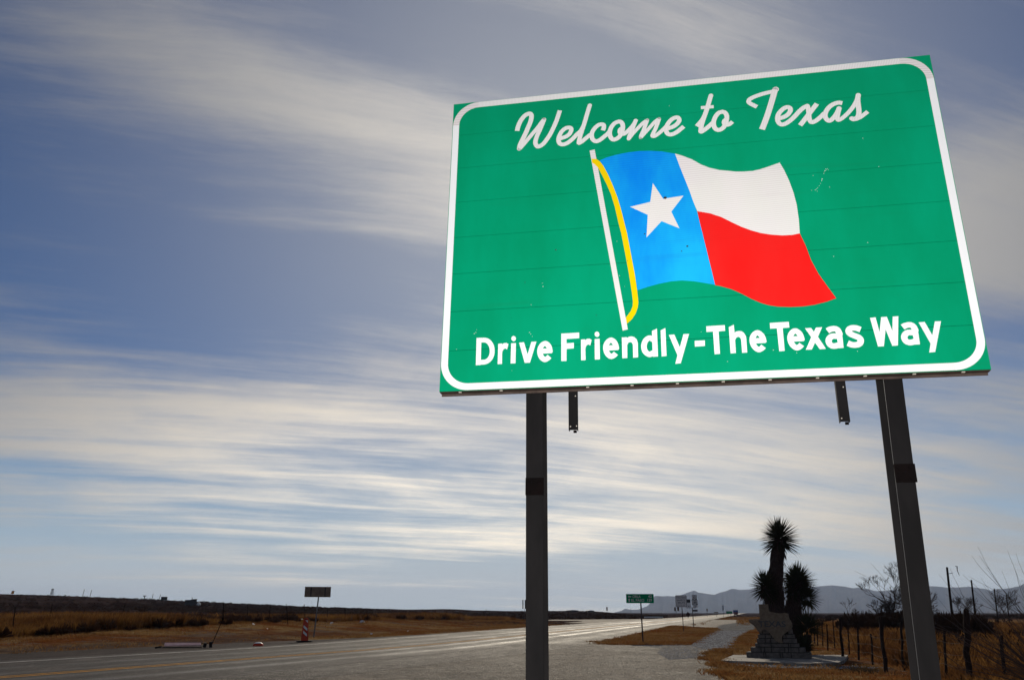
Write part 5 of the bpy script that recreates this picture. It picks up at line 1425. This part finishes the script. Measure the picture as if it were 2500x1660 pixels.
# ------------------------------------------------------------------ utility poles on the right
PL = [((37.30, 75, 0), 5.33, .12, 'nearest and tallest leaning utility pole with a bracket at its top', True),
      ((49.75, 95, 0), 4.99, .11, 'second utility pole in the row beyond the right sign post', False),
      ((63.1, 115, 0), 4.62, .10, 'third utility pole in the row, half behind thin branches', False),
      ((77.5, 138, 0), 4.35, .10, 'fourth and farthest utility pole, behind the bare shrub branches', False)]
for k, (loc, h_, r_, lb, br_) in enumerate(PL):
    zg = float(H(loc[0], loc[1]))
    t_ = thing('utility_pole', (loc[0], loc[1], zg), lb, 'pole', 0, 'utility poles across the right hand field')
    MB().tube([(-.2, 0, -.3), (.10 - .35, 0, h_ - zg)] if False else [(-.02, 0, -.3), (.25, 0, h_ - zg)], [r_, r_ * .75], 8).build('pole', 'wood', t_)
    if br_:
        MB().tube([(-.05, -.1, h_ - .85), (.72, -.1, h_ - .35)], .025, 5).build('bracket', 'darkmetal', t_) if False else None
        MB().tube([(.22, -.1, h_ - .55), (.62, -.1, h_ - .48)], .022, 5).build('bracket', 'darkmetal', t_)
        b = MB(); b.tube([(.90, -.1, h_ + .10), (1.08, -.1, h_ + .06), (1.04, -.1, h_ - .25), (1.16, -.1, h_ - .7)], [.02, .05, .035, .02], 5); b.build('insulator', 'darkmetal', t_)

# ------------------------------------------------------------------ small signs further down the road
GS = 'distant small signs along the road'


def farsign(x, y, label, plates, ptop, pr=.05, mp='darkpost', mpl='signback', name='road_sign'):
    t = thing(name, (x, y, float(H(x, y))), label, 'sign', facing(x, y), GS)
    MB().tube([(0, .05, -.3), (0, .05, ptop)], pr, 6).build('post', mp, t)
    for (x0, x1, z0, z1, mm) in plates:
        MB().prism(roundrect(x0, x1, z0, z1, .06), -.03, .0).build('plate', mm or mpl, t)
    return t


farsign(3.22, 225, 'pair of narrow edge-on sign plates just left of the left steel post', [(-.56, -.30, 2.5, 4.7, 'darkpost'), (.05, .31, 2.5, 4.7, 'darkpost')], 2.6, .05)
farsign(32.3, 300, 'single narrow sign plate standing alone far beyond the intersection', [(-.22, .25, 2.3, 3.5, 'signback')], 2.4)
farsign(53.9, 400, 'thin bare marker pole in front of the low end of the mountains', [(-.1, .1, 1.8, 2.1, 'darkpost')], 3.6, .05)
farsign(59.7, 320, 'two tall grey plates on one post left of the rusty diamond', [(-.85, -.2, 2.2, 3.5, 'signback'), (.25, .95, 2.2, 4.5, 'signback')], 2.3)
t_ = thing('diamond_sign', (49.8, 250, 0), 'rust brown diamond sign facing away beside the road', 'sign', facing(49.8, 250), GS)
MB().prism([(0, .35), (.72, 1.1), (0, 1.85), (-.72, 1.1)], -.03, 0).build('plate', 'rustdiamond', t_)
MB().tube([(0, .05, -.3), (0, .05, 1.2)], .06, 6).build('post', 'darkpost', t_)
farsign(70.5, 340, 'wide flat dark sign back left of the seat belt sign post', [(-1.0, 1.0, 2.0, 2.75, 'darkpost')], 2.1, .06)
farsign(75.2, 340, 'small pale plate between the seat belt sign and the route marker', [(-.25, .25, 2.1, 3.1, 'signback')], 2.2)
farsign(81.0, 350, 'low pale board right of the route marker', [(-.8, .8, 1.5, 1.9, 'signback')], 1.6)
farsign(67.0, 280, 'tall white regulatory plate standing near the end of the road', [(-.3, .35, 2.3, 3.8, 'signwhite')], 2.4)
t_ = thing('road_sign', (81.2, 330, 0), 'dark green board on two legs near the end of the road', 'sign', facing(81.2, 330), GS)
MB().prism(roundrect(-1.1, 1.1, 1.3, 2.1, .06), -.03, 0).build('plate', 'signgreen', t_)
for q in (-.5, .5):
    MB().tube([(q, .05, -.3), (q, .05, 1.4)], .06, 6).build('leg', 'darkpost', t_)
t_ = thing('truck', (112.0, 442, 0.0), 'distant blue and dark red truck where the road meets the horizon', 'truck', facing(112, 442))
b = MB(); b.box((0, 0, 2.1), (2.3, 6, 1.5), None, .15); b.build('cargo_box', 'farblue', t_)
b = MB(); b.box((0, -3.7, 1.25), (1.9, 1.5, 1.3), None, .2); b.build('cab', 'farred', t_)
for q in (-.8, .8):
    for yy in (-3.4, 1.8):
        MB().tube([(q - .15, yy, .42), (q + .15, yy, .42)], .42, 10).build('wheel', 'rubber', t_)
for k, (x_, y_, w_, lb) in enumerate(((55.6, 520, 7, 'longer pale low roof far beyond the intersection'), (66.0, 520, 4.5, 'shorter pale low roof far beyond the intersection'))):
    t_ = thing('far_shed', (x_ - 20, y_, float(H(x_ - 20, y_))), lb, 'shed', 0, 'pale low roofs far beyond the intersection')
    b = MB(); b.box((0, 0, .35), (w_, 5, .7)); b.build('wall', 'darkmetal', t_)
    b = MB(); b.prism([(-w_ / 2 - .2, .72), (w_ / 2 + .2, .72), (0, 1.1)], -2.7, 2.7); b.build('roof', 'signwhite', t_)
t_ = thing('guard_rail', (37.8, 236, 0), 'low white guard rail section beside the far side road', 'guard rail', R(-8))
b = MB(); b.box((0, 0, .45), (5.0, .08, .3)); b.build('rail', 'signwhite', t_)
for q in (-2.2, -.7, .8, 2.2):
    b = MB(); b.box((q, .1, .25), (.12, .12, .5)); b.build('rail_post', 'darkpost', t_)

# ------------------------------------------------------------------ things on the left skyline
def fh(p): return float(H(p[0], p[1]))
t_ = thing('orange_board', (far_orange[0], far_orange[1], fh(far_orange)), 'bright orange board standing alone on the left skyline', 'sign', facing(*far_orange[:2]))
zt = 13.9 - fh(far_orange)
b = MB(); b.prism([(-.75, .3), (.75, .3), (.95, zt), (-.45, zt)], -.05, .05); b.build('panel', 'farorange', t_)
b = MB(); b.box((0, .1, .1), (.1, .1, 1.0)); b.build('post', 'darkpost', t_)
t_ = thing('lattice_tower', (far_derrick[0], far_derrick[1], fh(far_derrick)), 'small dark lattice tower on the left skyline', 'tower', 0)
b = MB()
for sx_ in (-1, 1):
    for sy_ in (-1, 1):
        b.tube([(sx_ * .8, sy_ * .8, 0), (sx_ * .35, sy_ * .35, 3.6)], .12, 4)
for k in range(5):
    z_ = .5 + k * .75; w_ = .8 - .45 * z_ / 3.6
    b.box((0, -w_, z_), (2 * w_, .12, .14)); b.tube([(-w_, -w_, z_), (w_ * .85, -w_, z_ + .7)], .08, 4)
b.box((0, 0, 3.6), (1.1, 1.1, .35))
b.build('frame', 'darkmetal', t_)
for k, (p, ztop, lb) in enumerate(((far_poleA, 1442.5, 'left pole of the taller pair on the left skyline'), (far_poleB, 1443.5, 'right pole of the taller pair on the left skyline'), (far_poleC, 1451.5, 'left pole of the pair beside the trailer on the skyline'), (far_poleD, 1452.5, 'right pole of the pair beside the trailer on the skyline'))):
    t_ = thing('far_pole', (p[0], p[1], fh(p)), lb, 'pole', 0, 'paired poles on the left skyline')
    h_ = (1495 - ztop) / 2267 * p[1] / math.cos(math.atan2(p[0], p[1])) * 1.0 + 1.6 - fh(p)
    MB().tube([(-.25, 0, -.3), (.25, 0, h_ * .97)], .14, 5).build('pole', 'darkmetal', t_)
t_ = thing('tank_stand', (far_tee[0], far_tee[1], fh(far_tee)), 'small tee shaped tank on a stand on the left skyline', 'tank stand', facing(*far_tee[:2]))
b = MB(); b.tube([(0, 0, -.2), (0, 0, 2.0)], .22, 6); b.build('stand', 'darkmetal', t_)
b = MB(); b.box((0, 0, 2.15), (1.5, .6, .36), None, .1); b.build('tank', 'darkmetal', t_)
t_ = thing('trailer', (far_trailer[0], far_trailer[1], fh(far_trailer)), 'dark box trailer parked on the left skyline', 'trailer', facing(*far_trailer[:2]))
b = MB(); b.box((0, 0, 1.35), (2.9, 2.2, 1.5), None, .1); b.build('body', 'darkmetal', t_)
for q in (-.9, .9):
    MB().tube([(q, -1.1, .35), (q, -.8, .35)], .38, 8).build('wheel', 'rubber', t_)
t_ = thing('shack', (far_shack[0], far_shack[1], fh(far_shack)), 'dark ramshackle shack with a chimney on the left skyline', 'shack', facing(*far_shack[:2]))
b = MB(); b.prism([(-2.1, 0), (2.0, 0), (2.0, 2.5), (2.3, 2.62), (.3, 2.5), (-.3, 2.25), (-2.2, 2.25)], -1.5, 1.5); b.build('wall', 'darkmetal', t_)
b = MB(); b.tube([(.25, 0, 2.3), (.25, 0, 3.2)], .12, 6); b.build('chimney', 'darkmetal', t_)
t_ = thing('white_tank', (far_tank[0], far_tank[1], fh(far_tank)), 'small pale round tank right of the dark shack', 'tank', 0)
b = MB(); dome(b, .75, .75, .9, -.6, .95); o = b.build('tank', 'litter', t_, True); o.location.z = .7

# litter caught in the grass
LB = ['white plastic bag caught in the dark brush at far left', 'pale scrap above the golden grass left of the shack', 'white scrap in the grass above the fallen red marker', 'small white scrap just left of the orange channelizer top',
      'flat white wrapper right of the sign back post', 'largest crumpled white bag in the tall grass right of the sign back', 'pale paper scrap in the golden grass right of the large bag', 'small white scrap on the verge below the large white bag', 'tiny white scrap on the verge in the middle distance', 'tiny pale scrap on the verge left of the channelizer']
for k, (p, lb) in enumerate(zip(LITTER, LB)):
    rd = random.Random(k + 60)
    r_ = (.13, .10, .12, .12, .15, .30, .16, .10, .07, .06)[k]
    b = MB()
    vs = [(r_ * rd.uniform(.6, 1.2) * math.cos(q), r_ * .6 * math.sin(q), r_ * rd.uniform(-.5, .8)) for q in [6.283 * w_ / 7 for w_ in range(7)]] + [(0, 0, r_ * .5), (0, 0, -r_ * .3)]
    b.add(vs, [(q, (q + 1) % 7, 7) for q in range(7)] + [((q + 1) % 7, q, 8) for q in range(7)])
    o = b.build('litter', 'litter'); o.location = (p[0], p[1] - .15, max(p[2], float(H(p[0], p[1])) + .06))
    tag(o, lb, 'litter', 'white litter blown into the grass')

# ------------------------------------------------------------------ air
hz_ = bpy.data.materials.new('thin_haze')
hz_.use_nodes = True
nt = hz_.node_tree; nt.nodes.clear()
vp = nt.nodes.new('ShaderNodeVolumePrincipled')
vp.inputs['Color'].default_value = (0.56, 0.71, 1.0, 1)
vp.inputs['Density'].default_value = HAZE_D
vp.inputs['Anisotropy'].default_value = 0.25
ou = nt.nodes.new('ShaderNodeOutputMaterial')
nt.links.new(vp.outputs[0], ou.inputs['Volume'])
b = MB(); b.box((0, 0, 155), (24000, 24000, 316))
MT['haze'] = hz_
o = b.build('haze', 'haze'); tag(o, kind='stuff')
